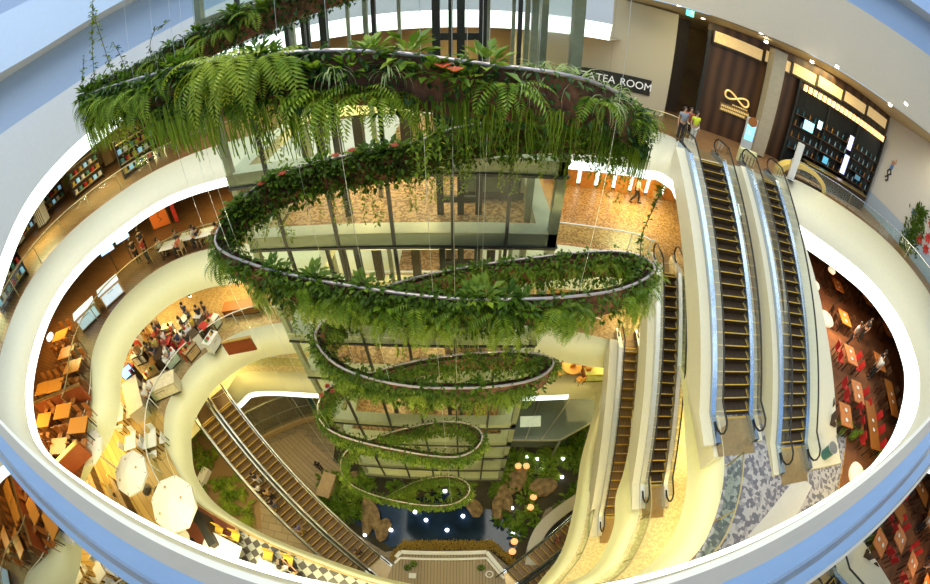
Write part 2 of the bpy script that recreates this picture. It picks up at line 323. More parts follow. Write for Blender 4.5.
# ------------------------------------------------------------------ escalators
STEPM = mat('step_brown', (.035, .02, .010), .45, .2, var=.2)
SKIRT = mat('blue_steel', (.42, .52, .68), .18, .9, var=.05)
PLATED = mat('dark_plate', (.10, .06, .03), .35, .5, var=.1); PLATE = mat('bronze_plate', (.42, .30, .15), .3, .6, var=.1)
CLAD = mat('escalator_cladding', (.70, .66, .52), .4, var=.02)
STEPT = mat('step_tan', (.19, .11, .04), .45, .2, var=.2)
def escalator(label, top, bot, w, group=None, tan=False, skirt=None, clad=None, ex=(0, 0)):
    top, bot = Vector(top), Vector(bot); d = top-bot; run = math.hypot(d.x, d.y); rise = d.z; a = math.atan2(d.y, d.x)
    root = thing('escalator', label, 'escalator', bot, a, group); ww = w/2+.22
    k = rise/run; clad = clad or CLAD; skirt = skirt or SKIRT
    prof = [(-1.6, -.02), (.05, -.02), (run, rise-.02), (run+1.3, rise-.02), (run+1.3, rise-.95), (run-.2, rise-1.05), (1.3, -1.0), (-1.6, -1.0)]
    t = MB(); n = len(prof); A = t.vs([(s, -ww, h) for s, h in prof]); B = t.vs([(s, ww, h) for s, h in prof])
    t.face([A+i for i in range(n)][::-1]); t.face([B+i for i in range(n)])
    for i in range(n): t.face((A+i, B+i, B+(i+1) % n, A+(i+1) % n)[::-1])
    t.build('truss_cladding', clad, root)
    for sgn, e in ((1, ex[0]), (-1, ex[1])):                # +y of the local frame is the left side seen from the foot
        if not e: continue
        q = [(-1.2, .12), (0, .2), (run+.2, rise+.22), (run+.2, rise-.85), (1.5, -.2), (-1.2, -.02)]; m = MB(); a_, b_ = sgn*(ww+.005), sgn*(ww+(e[0] if isinstance(e, tuple) else e)); b2 = sgn*(ww+e[1]) if isinstance(e, tuple) else b_
        A = m.vs([(s, a_, h) for s, h in q]); B = m.vs([(s, b2 if s > run*.5 else b_, h) for s, h in q]); m.face([A+i for i in range(6)][::-sgn]); m.face([B+i for i in range(6)][::sgn])
        for i in range(6): m.face((A+i, A+(i+1) % 6, B+(i+1) % 6, B+i)[::sgn])
        m.build('side_slab', clad, root)
    N = int(run/.40); sd = run/N; sh = rise/N
    m = MB().m(0).box((0, 0, -.03), (sd*.99, w, .06)).box((-sd/2+.01, 0, -sh/2-.03), (.03, w, sh))
    m.m(1).box((-sd/2+.02, 0, .004), (.045, w, .012)).box((0, -w/2+.02, .004), (sd, .03, .012)).box((0, w/2-.02, .004), (sd, .03, .012))
    for g in range(5): m.m(2).box((0, -w/2+w*(g+1)/6, .003), (sd*.85, .02, .008))
    me = m.mesh('step', [STEPT if tan else STEPM, YEL, DARK])
    for i in range(N): ob('step', me, root, ((i+.5)*sd, 0, (i+1)*sh+.02-.0))
    for sgn in (-1, 1):
        y0 = sgn*(w/2+.015); y1 = sgn*ww
        pl = [(-1.2, .0), (0, 0), (run, rise), (run+1.0, rise)]
        m = MB(); rows = []
        for yy, hh in ((y0, .03), (y0, .26), (y1, .26), (y1, -.05)):
            rows.append([(s, yy, h+hh+(.13 if 0 <= s <= run and 0 else 0)) for s, h in [(-1.2, 0), (-.1, 0), (run-.3, rise), (run+1.0, rise)]])
        m.loft(rows); m.build('deck', skirt, root)
        ym = (y0+y1)/2
        g = MB(); lo = [(-.75, .26), (-.1, .26), (run-.3, rise+.26), (run+.7, rise+.26)]; hi = [(-.85, .92), (-.05, .95), (run-.35, rise+.95), (run+.8, rise+.92)]
        g.loft([[(s, ym, h) for s, h in lo], [(s, ym, h) for s, h in hi]]); g.build('glass_balustrade', GLASS, root)
        path = [(-.4, .28), (-.75, .32), (-.98, .46), (-1.05, .64), (-.98, .82), (-.78, .94), (-.05, .97), (run-.35, rise+.97), (run+.72, rise+.95), (run+.95, rise+.82), (run+1.02, rise+.64), (run+.95, rise+.46), (run+.7, rise+.32), (run+.4, rise+.28)]
        MB().tube([(s, ym, h) for s, h in path], .04, 6).build('handrail', RUBBER, root, True)
        # lamp dots along the skirt
    for s0, h in ((-.85, 0), (run+.55, rise)):
        lp = MB().m(0).box((s0, 0, h+.015), (1.5, w+.1, .03)).m(1).box((s0+(.72 if s0 < 0 else -.72), 0, h+.022), (.08, w, .03))
        lp.build('landing_plate', [PLATED if tan and s0 > 0 else PLATE, YEL], root)
    return root
for label, tp, bt, w, tn_, ex in (
  ('black escalator with blue steel sides ending on grey mosaic, left one of the upper pair', (10.45, 14.0, Z1), (9.25, 4.75, Z2), 1.6, False, (.45, .28)),
  ('black escalator with blue steel sides, right one of the upper pair, beside the red seating', (13.7, 13.3, Z1), (11.85, 2.9, Z2), 1.45, False, (.30, (2.3, .5))),
  ('cream sided escalator with brown steps, longer one of the two below the upper pair', (9.32, 12.44, Z2), (8.05, 4.2, Z3), .92, False, (.35, .12)),
  ('narrow cream escalator with golden brown steps, nearest the spiral garden', (8.76, 12.0, Z3), (7.72, 4.08, Z4), .92, True, (.45, .1))):
    escalator(label, tp, bt, w, None, tn_, None if w > 1 else STEELW, None, ex)
BRZ = mat('bronze_cladding', (.42, .34, .18), .4, .3)
escalator('tan escalator down to the pond deck, lane nearer the garden', (-16.1, 10.15, Z4), (-6.3, 2.55, ZG), 1.15, None, True, STEELW, BRZ)
escalator('tan escalator down to the pond deck, outer lane carrying the group of riders', (-17.12, 8.82, Z4), (-7.32, 1.22, ZG), 1.15, None, True, STEELW, BRZ)
escalator('blue sided escalator rising from the pond deck, lane beside the curved bar counter', (13.2, 9.3, -20.9), (3.45, 1.78, ZG), 1.15, None, True)
escalator('blue sided escalator rising from the pond deck, lower lane under the cream balcony', (14.25, 7.98, -20.9), (4.5, .46, ZG), 1.15, None, True)
# ------------------------------------------------------------------ glass lift shaft
SHG = glass_mat('shaft_glass', (.90, .95, .90), .02, .35, .25)
CX0, CX1, CY0, CY1 = -5.3, 2.0, 6.8, 11.6
BEAM = mat('olive_beam', (.60, .60, .40), .4, .1, var=.05)
shaft = thing('lift_shaft', 'tall glass and steel lift shaft standing behind the spiral garden', 'lift shaft', (0, 0, Z4))
def L(z): return z-Z4
for z, h in ((3.2, .3), (.6, .25), (-3.1, .32), (-4.85, .34), (-8.3, .3), (-10.2, .36), (-13.5, .3), (-15.2, .34), (-16.7, .3), (-18.4, .3), (-20.0, .4)):
    m = MB(); d = .42
    for c, s in (((0, CY0), (1, 0)), ((0, CY1), (1, 0))): m.box(((CX0+CX1)/2, c[1]+(d/2 if c[1] == CY0 else -d/2), L(z)), (CX1-CX0, d, h))
    for x in (CX0+d/2, CX1-d/2): m.box((x, (CY0+CY1)/2, L(z)), (d, CY1-CY0-2*d, h))
    m.m(1).box(((CX0+CX1)/2, CY0-.02, L(z)-h/2-.03), (CX1-CX0, .06, .06)).box((CX1+.02, (CY0+CY1)/2, L(z)-h/2-.03), (.06, CY1-CY0, .06))
    m.build('ring_beam', [BEAM, BLACK], shaft)
for x, y, w in ((CX0+.1, CY0+.1, .16), (CX1-.1, CY0+.1, .2), (CX0+.1, CY1-.1, .16), (CX1-.1, CY1-.1, .2), (CX1-.5, CY0+1.2, .16)):
    MB().box((x, y, L(-8)), (w, w, 24)).build('corner_post', OLIVE, shaft)
for x in (-4.2, -2.86, -1.56, -.27, .88):
    MB().box((x, CY0+.02, L(-8)), (.07, .1, 24)).build('mullion', BLACK, shaft)
for x in (-3.4, -1.9, -.9, .6, 1.3):
    MB().box((x, CY1-.1, L(-8)), (.10, .10, 24)).build('mullion', OLIVE, shaft)
for x in (-3.0, -.62, -.12, .32):
    g = MB().box((x, 8.3, L(-8)), (.16, .16, 24)); g.build('guide_rail', BLACK, shaft)
for x in (-4.3, -3.75, -2.3, 1.35): MB().box((x, 9.2, L(-8)), (.11, .11, 24)).build('inner_post', OLIVE if x > -3 else BLACK, shaft)
gb = MB().box((0, 0, 0), (1.1, .1, .16)).mesh('guide_bracket', BLACK)
for z in range(-19, 4, 2): ob('guide_bracket', gb, shaft, (-.15, 8.3, L(z+.3)))
for a, b, nm in (((CX0, CY0), (CX1, CY0), 'glass_wall'), ((CX1, CY0), (CX1, CY1), 'glass_wall'), ((CX0, CY0), (CX0, CY1), 'glass_wall')):
    MB().poly([(a[0], a[1], 0), (b[0], b[1], 0), (b[0], b[1], L(4)), (a[0], a[1], L(4))]).build(nm, SHG, shaft)
for z in (Z1, Z2, Z3, Z4):
    for x in (-2.6, .2):
        m = MB(); m.box((x-.75, 11.4, L(z)+1.3), (.3, .3, 2.6)).box((x+.75, 11.4, L(z)+1.3), (.3, .3, 2.6)).box((x, 11.4, L(z)+2.5), (1.8, .3, .4)); m.build('lift_doorway', BLACK, shaft)
    m = MB(); m.m(0).box(((CX0+CX1)/2, 9.65, L(z)-.06), (CX1-CX0-.9, 4.7, .10)).m(1).box(((CX0+CX1)/2, 12.05, L(z)), (CX1-CX0-.9, .12, .16)); m.build('lobby_floor', [GRANITE, WHITE], shaft)
    MB().box((-1.2, (12.1+(14.6 if z < Z1 else 17))/2, L(z)-.06), (3.2, (14.6 if z < Z1 else 17)-12.1, .1)).build('lobby_bridge', GRANITE, shaft)
# underside tray and lift cars
MB().box(((CX0+CX1)/2, (CY0+CY1)/2, L(-20.15)), (CX1-CX0, CY1-CY0, .12)).build('shaft_base', OLIVE, shaft)
def lift_car(label, x, z):
    c = thing('lift_car', label, 'lift', (x, 9.8, z+.05))
    MB().box((0, 0, .1), (1.7, 1.7, .2)).build('car_floor', mat('dark_carpet', (.06, .05, .035), .95), c); MB().box((0, 0, 2.5), (1.7, 1.7, .25)).build('car_roof', OLIVE, c)
    for sx in (-1, 1):
        for sy in (-1, 1): MB().box((sx*.8, sy*.8, 1.3), (.09, .09, 2.2)).build('frame_post', STEEL, c)
    MB().box((0, -.82, 1.3), (1.5, .02, 2.2)).build('glass_front', GLASSG, c)
    return c
lift_car('glass lift car stopped in the shaft at the tea room floor', .68, Z1)
lift_car('glass lift car low in the shaft behind the lower spiral loops', -2.0, Z3)
# ------------------------------------------------------------------ the hanging spiral garden
HK = [(640,-46,5.6),(560,-60,6.2),(430,-52,6.4),(340,-28,6.4),(275,-3,6.35),(232,15,6.3),(185,40,6.1),(130,70,5.8),(88,88,5.5),(84,97,5.2),(98,92,4.9),(140,80,4.5),(205,64,4.15),(270,57,4.0),(330,53,3.95),(400,56,3.95),(480,67,4.0),(570,78,4.3),(620,96,4.7),(648,120,5.3),
 (632,126,6.0),(560,120,6.3),(480,125,6.4),(440,134,6.45),(400,149,6.4),(330,160,6.2),(270,180,5.9),(235,206,5.5),(216,235,5.0),(222,253,4.6),(280,274,4.2),(380,292,4.0),(450,300,3.95),(500,301,4.0),(560,299,4.2),(620,291,4.6),(656,272,5.1),(640,257,5.7),(600,252,6.0),(500,263,6.2),(430,275,6.2),(385,288,6.1),(345,306,5.7),(316,330,5.0),(320,350,4.7),(345,371,4.4),(400,386,4.15),(450,389,4.1),(500,387,4.2),(538,379,4.5),(554,365,4.9),(545,356,5.4),(510,352,5.7),(450,356,5.9),(400,365,5.95),(362,376,5.85),(330,386,5.5),(318,405,5.0),(322,424,4.75),(345,438,4.5),(400,451,4.3),(440,457,4.3),(464,456,4.45),(480,445,4.7),(482,433,5.0),(468,424,5.4),(440,422,5.6),(400,430,5.7),(370,440,5.7),(350,448,5.4),(341,461,5.0),(344,478,4.75),(362,491,4.55),(400,502,4.4),(434,506,4.35),(457,503,4.45),(470,492,4.8),(465,481,5.3),(445,476,5.6),(415,482,5.8),(392,494,5.9)]
HP = catmull([aty(x, y, Y) for x, y, Y in HK], 10)
for it in range(12): HP = [HP[0]]+[(HP[i-1]+HP[i]*2+HP[i+1])/4 for i in range(1, len(HP)-1)]+[HP[-1]]
# even spacing
def resample(P, ds):
    out = [P[0]]; acc = 0
    for a, b in zip(P, P[1:]):
        L_ = (b-a).length; t = ds-acc
        while t <= L_: out.append(a+(b-a)*(t/L_)); t += ds
        acc = L_-(t-ds)
    return out
HP = resample(HP, .1); HN = []
for i in range(len(HP)):
    t = HP[min(i+3, len(HP)-1)]-HP[max(i-3, 0)]; n_ = Vector((-t.y, t.x, 0))*-1; n_ = Vector((t.y, -t.x, 0)); n_.normalize(); HN.append(n_)
COIR = mat('brown_coir', (.16, .065, .035), .9, var=.5, scale=9, bump=.6)
PINK = mat('pinkish_rail', (.62, .52, .50), .3, .6, var=.04)
SOIL = mat('dark_soil', (.04, .028, .018), .9, var=.3)
garden = thing('spiral_planter', 'long brown planter trough coiling down as a hanging spiral before the lift shaft', 'planter', HP[len(HP)//2])
g0 = garden.location
nH = len(HP); HH = [.62-.14*i/nH for i in range(nH)]; TH = .13
P0 = [p-g0 for p in HP]
def rowat(off, dz): return [P0[i]-HN[i]*off+Vector((0, 0, -dz*HH[i])) for i in range(nH)]
MB().loft([rowat(0, 0), rowat(0, 1)]).loft([rowat(.02, 1), rowat(.02, 0)]).build('outer_wall', COIR, garden)
MB().loft([rowat(TH, 1), rowat(TH, -.0)]).loft([rowat(TH-.02, 0), rowat(TH-.02, 1)]).build('inner_wall', COIR, garden)
MB().loft([rowat(0, 1), rowat(TH, 1)]).build('trough_floor', DARK, garden)
MB().loft([rowat(TH-.02, .12), rowat(.02, .12)]).build('planting_soil', SOIL, garden)
MB().tube([P0[i]+Vector((0, 0, .03)) for i in range(0, nH, 2)], .028, 6).build('top_rail', PINK, garden, True)
# plant kinds -------------------------------------------------------
FERN = leaf_mat('fern_green', (.07, .15, .008), (.17, .28, .016), (.34, .43, .04))
FERNY = leaf_mat('fern_yellow_green', (.14, .22, .012), (.28, .37, .025), (.44, .50, .06))
BROAD = leaf_mat('broad_leaf_green', (.035, .09, .006), (.10, .20, .012), (.28, .38, .04))
PALE = leaf_mat('pale_blade', (.16, .26, .05), (.34, .44, .14), (.58, .62, .36))
MIXED = leaf_mat('mixed_leaf', (.03, .07, .006), (.10, .18, .012), (.28, .36, .04))
DARKL = leaf_mat('dark_leaf', (.012, .04, .006), (.04, .10, .012), (.12, .20, .03))
REDL = leaf_mat('red_leaf', (.35, .04, .02), (.55, .10, .05), (.7, .22, .12))
def frond(mb, az, L_, lift, droop, np_=13, wd=.11, rr=R):
    p = Vector((0, 0, 0)); h = Vector((math.cos(az), math.sin(az), 0)); e = lift; pts = []
    for i in range(np_+1):
        pts.append(p.copy()); p = p+(h*math.cos(e)+Vector((0, 0, 1))*math.sin(e))*(L_/np_); e = max(-1.5, e-droop/np_)
    side = Vector((-h.y, h.x, 0))
    for i in range(1, np_):
        t = i/np_; l = wd*L_*2.0*(math.sin(PI*min(1, t*.9+.12))**.7); d = (pts[i+1]-pts[i-1]).normalized(); w = L_/np_*.38
        for s in (-1, 1):
            tip = pts[i]+side*s*l+d*l*.25+Vector((0, 0, -l*.25))
            mb.poly([pts[i]-d*w, pts[i]+side*s*l*.5-d*w*.8+d*l*.1, tip, pts[i]+side*s*l*.45+d*w+d*l*.1])
def fern_mesh(seed, n=13, mat_=None, L0=.62):
    rr = random.Random(seed); mb = MB()
    for k in range(n):
        az = PI/2+(rr.random()-.5)*4.2; frond(mb, az, L0*(.65+.5*rr.random()), .9*rr.random()+.1, 1.9+rr.random()*.9, 17, .075+.02*rr.random())
    return mb.mesh('hanging_fern', mat_ or FERN)
def leafq(mb, p, d, up, L_, w):
    d = d.normalized(); s = d.cross(up)
    if s.length < 1e-3: s = Vector((1, 0, 0))
    s.normalize(); n_ = s.cross(d); mid = p+d*L_*.5+n_*L_*.08; tip = p+d*L_-n_*L_*.12
    mb.poly([p, mid-s*w*.5, tip, mid+s*w*.5])
def broad_mesh(seed, n=42, L0=.17):
    rr = random.Random(seed); mb = MB()
    for k in range(n):
        az = rr.random()*2*PI; e = rr.random()*1.2-.1; d = Vector((math.cos(az)*math.cos(e), math.sin(az)*math.cos(e), math.sin(e)))
        base = d*(.05+.14*rr.random()); l = L0*(.6+.6*rr.random())
        leafq(mb, base, (d+Vector((0, 0, -.45*rr.random()))), Vector((0, 0, 1)), l, l*.5)
    return mb.mesh('broadleaf_plant', BROAD)
def blade_mesh(seed, n=34, L0=.42):
    rr = random.Random(seed); mb = MB()
    for k in range(n):
        az = PI/2+(rr.random()-.5)*4.4; e = .9*rr.random()+.2; p = Vector((0, 0, 0)); l = L0*(.6+.6*rr.random()); w = .013; h = Vector((math.cos(az), math.sin(az), 0)); s = Vector((-h.y, h.x, 0)); L_, Rr = [], []
        for i in range(6):
            f = w*(1-i/5.6); L_.append(p-s*f); Rr.append(p+s*f); p = p+(h*math.cos(e)+Vector((0, 0, math.sin(e))))*(l/5); e -= .5
        mb.loft([L_, Rr])
    return mb.mesh('ribbon_plant', PALE)
def vine_mesh(seed, n=7, L0=.7):
    rr = random.Random(seed); mb = MB()
    for k in range(n):
        p = Vector((rr.uniform(-.22, .22), rr.uniform(-.02, .1), 0)); l = L0*(.4+.8*rr.random()); q = p.copy()
        for i in range(int(l/.035)):
            q = q+Vector((rr.uniform(-.012, .012), rr.uniform(-.006, .012), -.035))
            az = rr.random()*6.28; d = Vector((math.cos(az), math.sin(az), -.5)); leafq(mb, q, d, Vector((0, 0, 1)), .05+.04*rr.random(), .034)
    return mb.mesh('hanging_vine', FERNY)
def root_mesh(seed, n=40, L0=.6):
    rr = random.Random(seed); mb = MB()
    for k in range(n):
        x = rr.uniform(-.28, .28); y = rr.uniform(-.05, .1); l = L0*(.45+.7*rr.random()); w = .007
        a = [Vector((x+rr.uniform(-.02, .02)*i, y, -l*i/3)) for i in range(4)]
        mb.loft([[p+Vector((-w*(1-i/4), 0, 0)) for i, p in enumerate(a)], [p+Vector((w*(1-i/4), .01, 0)) for i, p in enumerate(a)]])
    return mb.mesh('hanging_grass', FERN)
KMESH = {'fern': [fern_mesh(i) for i in range(4)], 'yfern': [fern_mesh(i+20, 13, FERNY, .55) for i in range(3)], 'big': [fern_mesh(50, 24, FERNY, 1.0)],
 'broad': [broad_mesh(i) for i in range(4)], 'blade': [blade_mesh(i) for i in range(3)], 'vine': [vine_mesh(i) for i in range(4)], 'grass': [root_mesh(i) for i in range(3)]}
LOOPS = [('topmost', 'the topmost loop'), ('second', 'the second loop'), ('third', 'the third loop'), ('fourth', 'the fourth loop'), ('lowest', 'the lowest loop')]
# loop borders: where the trough passes its right end
KI = [0, 19, 36, 50, 64, len(HK)]
def loop_of(i):
    f = i/nH
    acc = LB
    for j in range(5):
        if i < acc[j+1]: return j
    return 4
LB = [0]
for kx in KI[1:-1]:
    q = aty(*HK[kx]); LB.append(min(range(nH), key=lambda i: (HP[i]-q).length))
LB.append(nH+1)
KN = {'fern': ('hanging_fern', 'green arching fern', 'fern'), 'yfern': ('hanging_fern', 'yellow green arching fern', 'fern'), 'big': ('hanging_fern', 'very large bright fern cascading', 'fern'),
 'broad': ('hanging_broadleaf_plant', 'dark broad leaved plant', 'plant'), 'blade': ('hanging_ribbon_plant', 'pale striped ribbon leaved plant', 'plant'), 'vine': ('hanging_vine', 'trailing leafy vine', 'vine'), 'grass': ('hanging_grass_clump', 'limp hanging grass clump', 'plant')}
def plant(kind, i, side, dz, sc, label=None, group=None):
    nm, lb, ct = KN[kind]; me = R.choice(KMESH[kind]); lp = LOOPS[loop_of(i)]
    n_ = HN[i]*(1 if side == 'outer' else -1); p = HP[i]-HN[i]*(0 if side == 'outer' else TH)+n_*.03 if side != 'top' else HP[i]-HN[i]*.07
    o = ob(nm, me, None, p+Vector((0, 0, dz)), math.atan2(n_.y, n_.x)-PI/2+R.uniform(-.3, .3)); o.scale = (sc,)*3
    place = {'outer': 'on the outer face of', 'inner': 'on the inner face of', 'top': 'on the rim of'}[side]
    tag(o, label or f'{lb} {place} {lp[1]} of the planter', ct, group or f'{lb}s {place} {lp[1]}')
    return o
# large ferns of the upper left
for px, sc in ((215, 1.0), (245, .95), (272, .85)):
    i = min(range(LB[1]), key=lambda i: (HP[i]-aty(px, 66, 4.1)).length)
    plant('big', i, 'outer', -.08, sc, {215: 'very large bright fern cascading at the left of the topmost loop, leftmost of three', 245: 'very large bright fern cascading on the topmost loop between two like it', 272: 'very large bright fern cascading on the topmost loop, rightmost of three'}[px], 'large ferns on the topmost loop')
step = 2; i = 6; seq = 0
while i < nH-3:
    lp = loop_of(i); back = HN[i].y > .25; s = (.8 if lp == 0 and back else 1)*{0: 1.1, 1: 1.0, 2: .72, 3: .64, 4: .58}[lp]
    near = 'inner' if back else 'outer'
    r = R.random(); fx = HP[i].x
    if lp == 0 and not back:
        k = ('broad' if r < .45 else 'fern') if fx < -1.9 else ('broad' if r < .55 else 'blade') if fx < .3 else ('blade' if r < .7 else 'broad' if r < .85 else 'fern')
        low = 'grass' if fx > -.2 else R.choice(['vine', 'grass', 'fern'])
    elif lp == 0: k = R.choice(['broad', 'broad', 'blade', 'fern']); low = R.choice(['vine', 'fern'])
    elif lp == 1: k = R.choice(['fern', 'broad', 'broad', 'fern']) if not back else R.choice(['broad', 'broad', 'vine']); low = R.choice(['yfern', 'yfern', 'vine', 'grass']) if not back else R.choice(['vine', 'broad'])
    else: k = R.choice(['yfern', 'yfern', 'fern', 'broad']) if not back else R.choice(['broad', 'vine', 'fern']); low = R.choice(['yfern', 'vine', 'fern']) if not back else 'vine'
    side = 'top' if k in ('broad', 'blade') and R.random() < .5 else near
    if (lp == 1 and HN[i].y < -.3 and (fx > .9 or -4.6 < fx < -3.2) and R.random() < .6) or (lp >= 2 and HN[i].y < -.5 and R.random() < .25):
        seq += 1; i += 2; continue
    plant(k, i, side, (-.02 if side == 'top' else -.12-.15*R.random()), s*R.uniform(.8, 1.15))
    if seq % 3 != 2 and not (lp == 0 and back and HP[i].y > 5.5): plant(low, min(nH-1, i+1), near, -HH[i]+.06+.14*R.random(), s*R.uniform(.85, 1.15))
    seq += 1; i += 2 if lp < 3 else R.choice([2, 3])
# creeping leaves that clothe the trough, one mass for each loop
for lp in range(5):
    mb = MB()
    for i in range(LB[lp], min(LB[lp+1], nH)):
        back = HN[i].y > .25
        for k in range(56 if lp < 2 else 42):
            inner = R.random() < (.75 if back else .15); a = R.random()**1.3
            bare = (lp == 0 and not back and -1.4 < HP[i].x < 2.2) or (lp == 1 and HN[i].y < -.3 and (HP[i].x > .9 or -4.6 < HP[i].x < -3.2) and not inner) or (lp == 2 and HN[i].y < -.3 and not inner and HP[i].x > -.5)
            if bare and R.random() < .72: continue
            n_ = -HN[i] if inner else HN[i]; p = HP[i]-(HN[i]*TH if inner else Vector((0, 0, 0)))+n_*R.uniform(.0, .12)+Vector((R.uniform(-.06, .06), R.uniform(-.06, .06), .05-a*(HH[i]+.12)))
            if R.random() < .15: p = HP[i]-HN[i]*R.uniform(0, TH)+Vector((0, 0, R.uniform(-.05, .1)))
            d = n_*R.uniform(.3, 1)+Vector((R.uniform(-.7, .7), R.uniform(-.7, .7), R.uniform(-1.1, .35))); l = R.uniform(.06, .14)*(1 if lp < 3 else .85)
            leafq(mb, p, d, Vector((0, 0, 1)), l, l*.55)
    o = mb.build('creeping_foliage', DARKL if lp == 0 else MIXED); tag(o, f'small dense leaves creeping over {LOOPS[lp][1]} of the planter', 'foliage', kind='stuff')
# flowers
fl = MB()
for a in range(9):
    az = a*.7; leafq(fl, Vector((0, 0, 0)), Vector((math.cos(az), math.sin(az), .7)), Vector((0, 0, 1)), .11, .05)
fm = fl.mesh('red_flower', REDL)
for px, py, Y in ((336, 158, 6.1), (352, 153, 6.2), (395, 148, 6.3), (262, 186, 5.8), (283, 176, 5.9), (328, 387, 5.4), (333, 392, 5.4), (322, 396, 5.2), (443, 70, 3.9), (455, 74, 3.9)):
    tag(ob('red_flower', fm, None, aty(px, py, Y-.2)+Vector((0, 0, .02)), R.random()*6), 'small red bromeliad flower on ' + ('the second loop of the hanging garden' if py < 200 and py > 140 else 'the fourth loop of the hanging garden' if py > 300 else 'the front of the topmost loop'), 'flower', 'red flowers on ' + ('the second loop' if 140 < py < 200 else 'the fourth loop' if py > 300 else 'the topmost loop'))
# cables that carry the trough
cb = MB().tube([(0, 0, 0), (0, 0, 1)], .004, 4).mesh('suspension_cable', STEELW)
for i in range(14, nH, 60):
    z1 = 9.0; o = ob('suspension_cable', cb, None, HP[i]-HN[i]*.06+Vector((0, 0, .02))); o.scale = (1, 1, z1-HP[i].z)
    tag(o, f'thin steel cable holding up {LOOPS[loop_of(i)][1]} of the planter', 'cable', f'cables of {LOOPS[loop_of(i)][1]}')
# tall climbing stems of the upper left
def climber(pts, label, n=60):
    mb = MB(); P = catmull([aty(*p) for p in pts], 8); c0 = P[0]; P = [p-c0 for p in P]
    mb.m(0).tube(P[::2]+[P[-1]], .008, 4).m(1)
    for k in range(n):
        p = R.choice(P)+Vector((R.uniform(-.02, .02),)*3); leafq(mb, p, Vector((R.uniform(-1, 1), R.uniform(-1, 1), R.uniform(-.6, .5))), Vector((0, 0, 1)), R.uniform(.07, .13), .06)
    tag(mb.build('climbing_vine', [DARK, MIXED], None, loc=c0), label, 'vine')
climber([(96, 92, 5.0), (93, 60, 5.0), (92, 25, 5.0), (93, -5, 5.0)], 'tall thin climbing vine rising at the left end, the straight one', 90)
climber([(113, 76, 4.8), (105, 50, 4.85), (97, 25, 4.9), (93, 12, 4.9)], 'climbing vine leaning left into the tall straight vine', 70)
climber([(127, 72, 4.7), (120, 55, 4.7), (113, 42, 4.7)], 'short curling vine to the right of the two tall climbing vines', 30)
climber([(83, 92, 5.2), (83, 72, 5.2), (84, 55, 5.2)], 'short upright vine at the far left tip of the planter', 30)
climber([(152, 60, 4.5), (150, 45, 4.5), (155, 30, 4.5), (165, 24, 4.5)], 'thin bent sprig standing over the upper left planter', 16)
climber([(640, 262, 4.9), (642, 235, 5.0), (655, 205, 5.1), (661, 190, 5.1)], 'long thin sprig with small leaves rising beside the escalator top', 40)
# ------------------------------------------------------------------ people
def skin_mesh(name, chains, sub=1):
    bm_v, bm_e, rad, idx = [], [], [], {}
    def vid(p, r):
        key = tuple(round(c, 4) for c in p)
        if key not in idx: idx[key] = len(bm_v); bm_v.append(key); rad.append(r)
        return idx[key]
    for ch in chains:
        prev = None
        for p, r in ch:
            i = vid(p, r)
            if prev is not None and prev != i: bm_e.append((prev, i))
            prev = i
    me = bpy.data.meshes.new(name); me.from_pydata(bm_v, bm_e, []); o = bpy.data.objects.new('temporary', me); COL.objects.link(o)
    md = o.modifiers.new('s', 'SKIN'); sv = me.skin_vertices[0].data
    for i, r in enumerate(rad): sv[i].radius = (r, r)
    sv[0].use_root = True
    if sub: s2 = o.modifiers.new('u', 'SUBSURF'); s2.levels = sub; s2.render_levels = sub
    dg = bpy.context.evaluated_depsgraph_get(); dg.update()
    out = bpy.data.meshes.new_from_object(o.evaluated_get(dg)); out.name = name
    bpy.data.objects.remove(o); bpy.data.meshes.remove(me)
    out.polygons.foreach_set('use_smooth', [True]*len(out.polygons)); return out
def pose(kind):
    J = {'pel': (0, 0, .96), 'bel': (0, .01, 1.12), 'che': (0, 0, 1.32), 'nek': (0, .0, 1.47)}
    if kind == 'stand':
        legs = [((s*.09, 0, .9), (s*.10, .02, .50), (s*.10, -.02, .09), (s*.11, .14, .035)) for s in (-1, 1)]
        arms = [((s*.18, 0, 1.40), (s*.235, -.03, 1.13), (s*.23, .07, .90)) for s in (-1, 1)]
    elif kind == 'walk':
        legs = [((-.09, 0, .9), (-.09, .20, .53), (-.09, .24, .10), (-.09, .40, .06)), ((.09, 0, .9), (.09, -.05, .50), (.09, -.30, .15), (.09, -.19, .04))]
        arms = [((-.18, 0, 1.40), (-.24, -.14, 1.15), (-.22, -.18, .92)), ((.18, 0, 1.40), (.24, .08, 1.15), (.20, .26, .99))]
    else:
        dz = -.47; J = {'pel': (0, 0, .50), 'bel': (0, .01, .66), 'che': (0, .02, .86), 'nek': (0, .03, 1.01)}
        legs = [((s*.10, .02, .50), (s*.11, .42, .50), (s*.11, .40, .09), (s*.11, .56, .035)) for s in (-1, 1)]
        arms = [((s*.18, .01, .94), (s*.24, .06, .68), (s*.15, .32, .74)) for s in (-1, 1)]
    return J, legs, arms
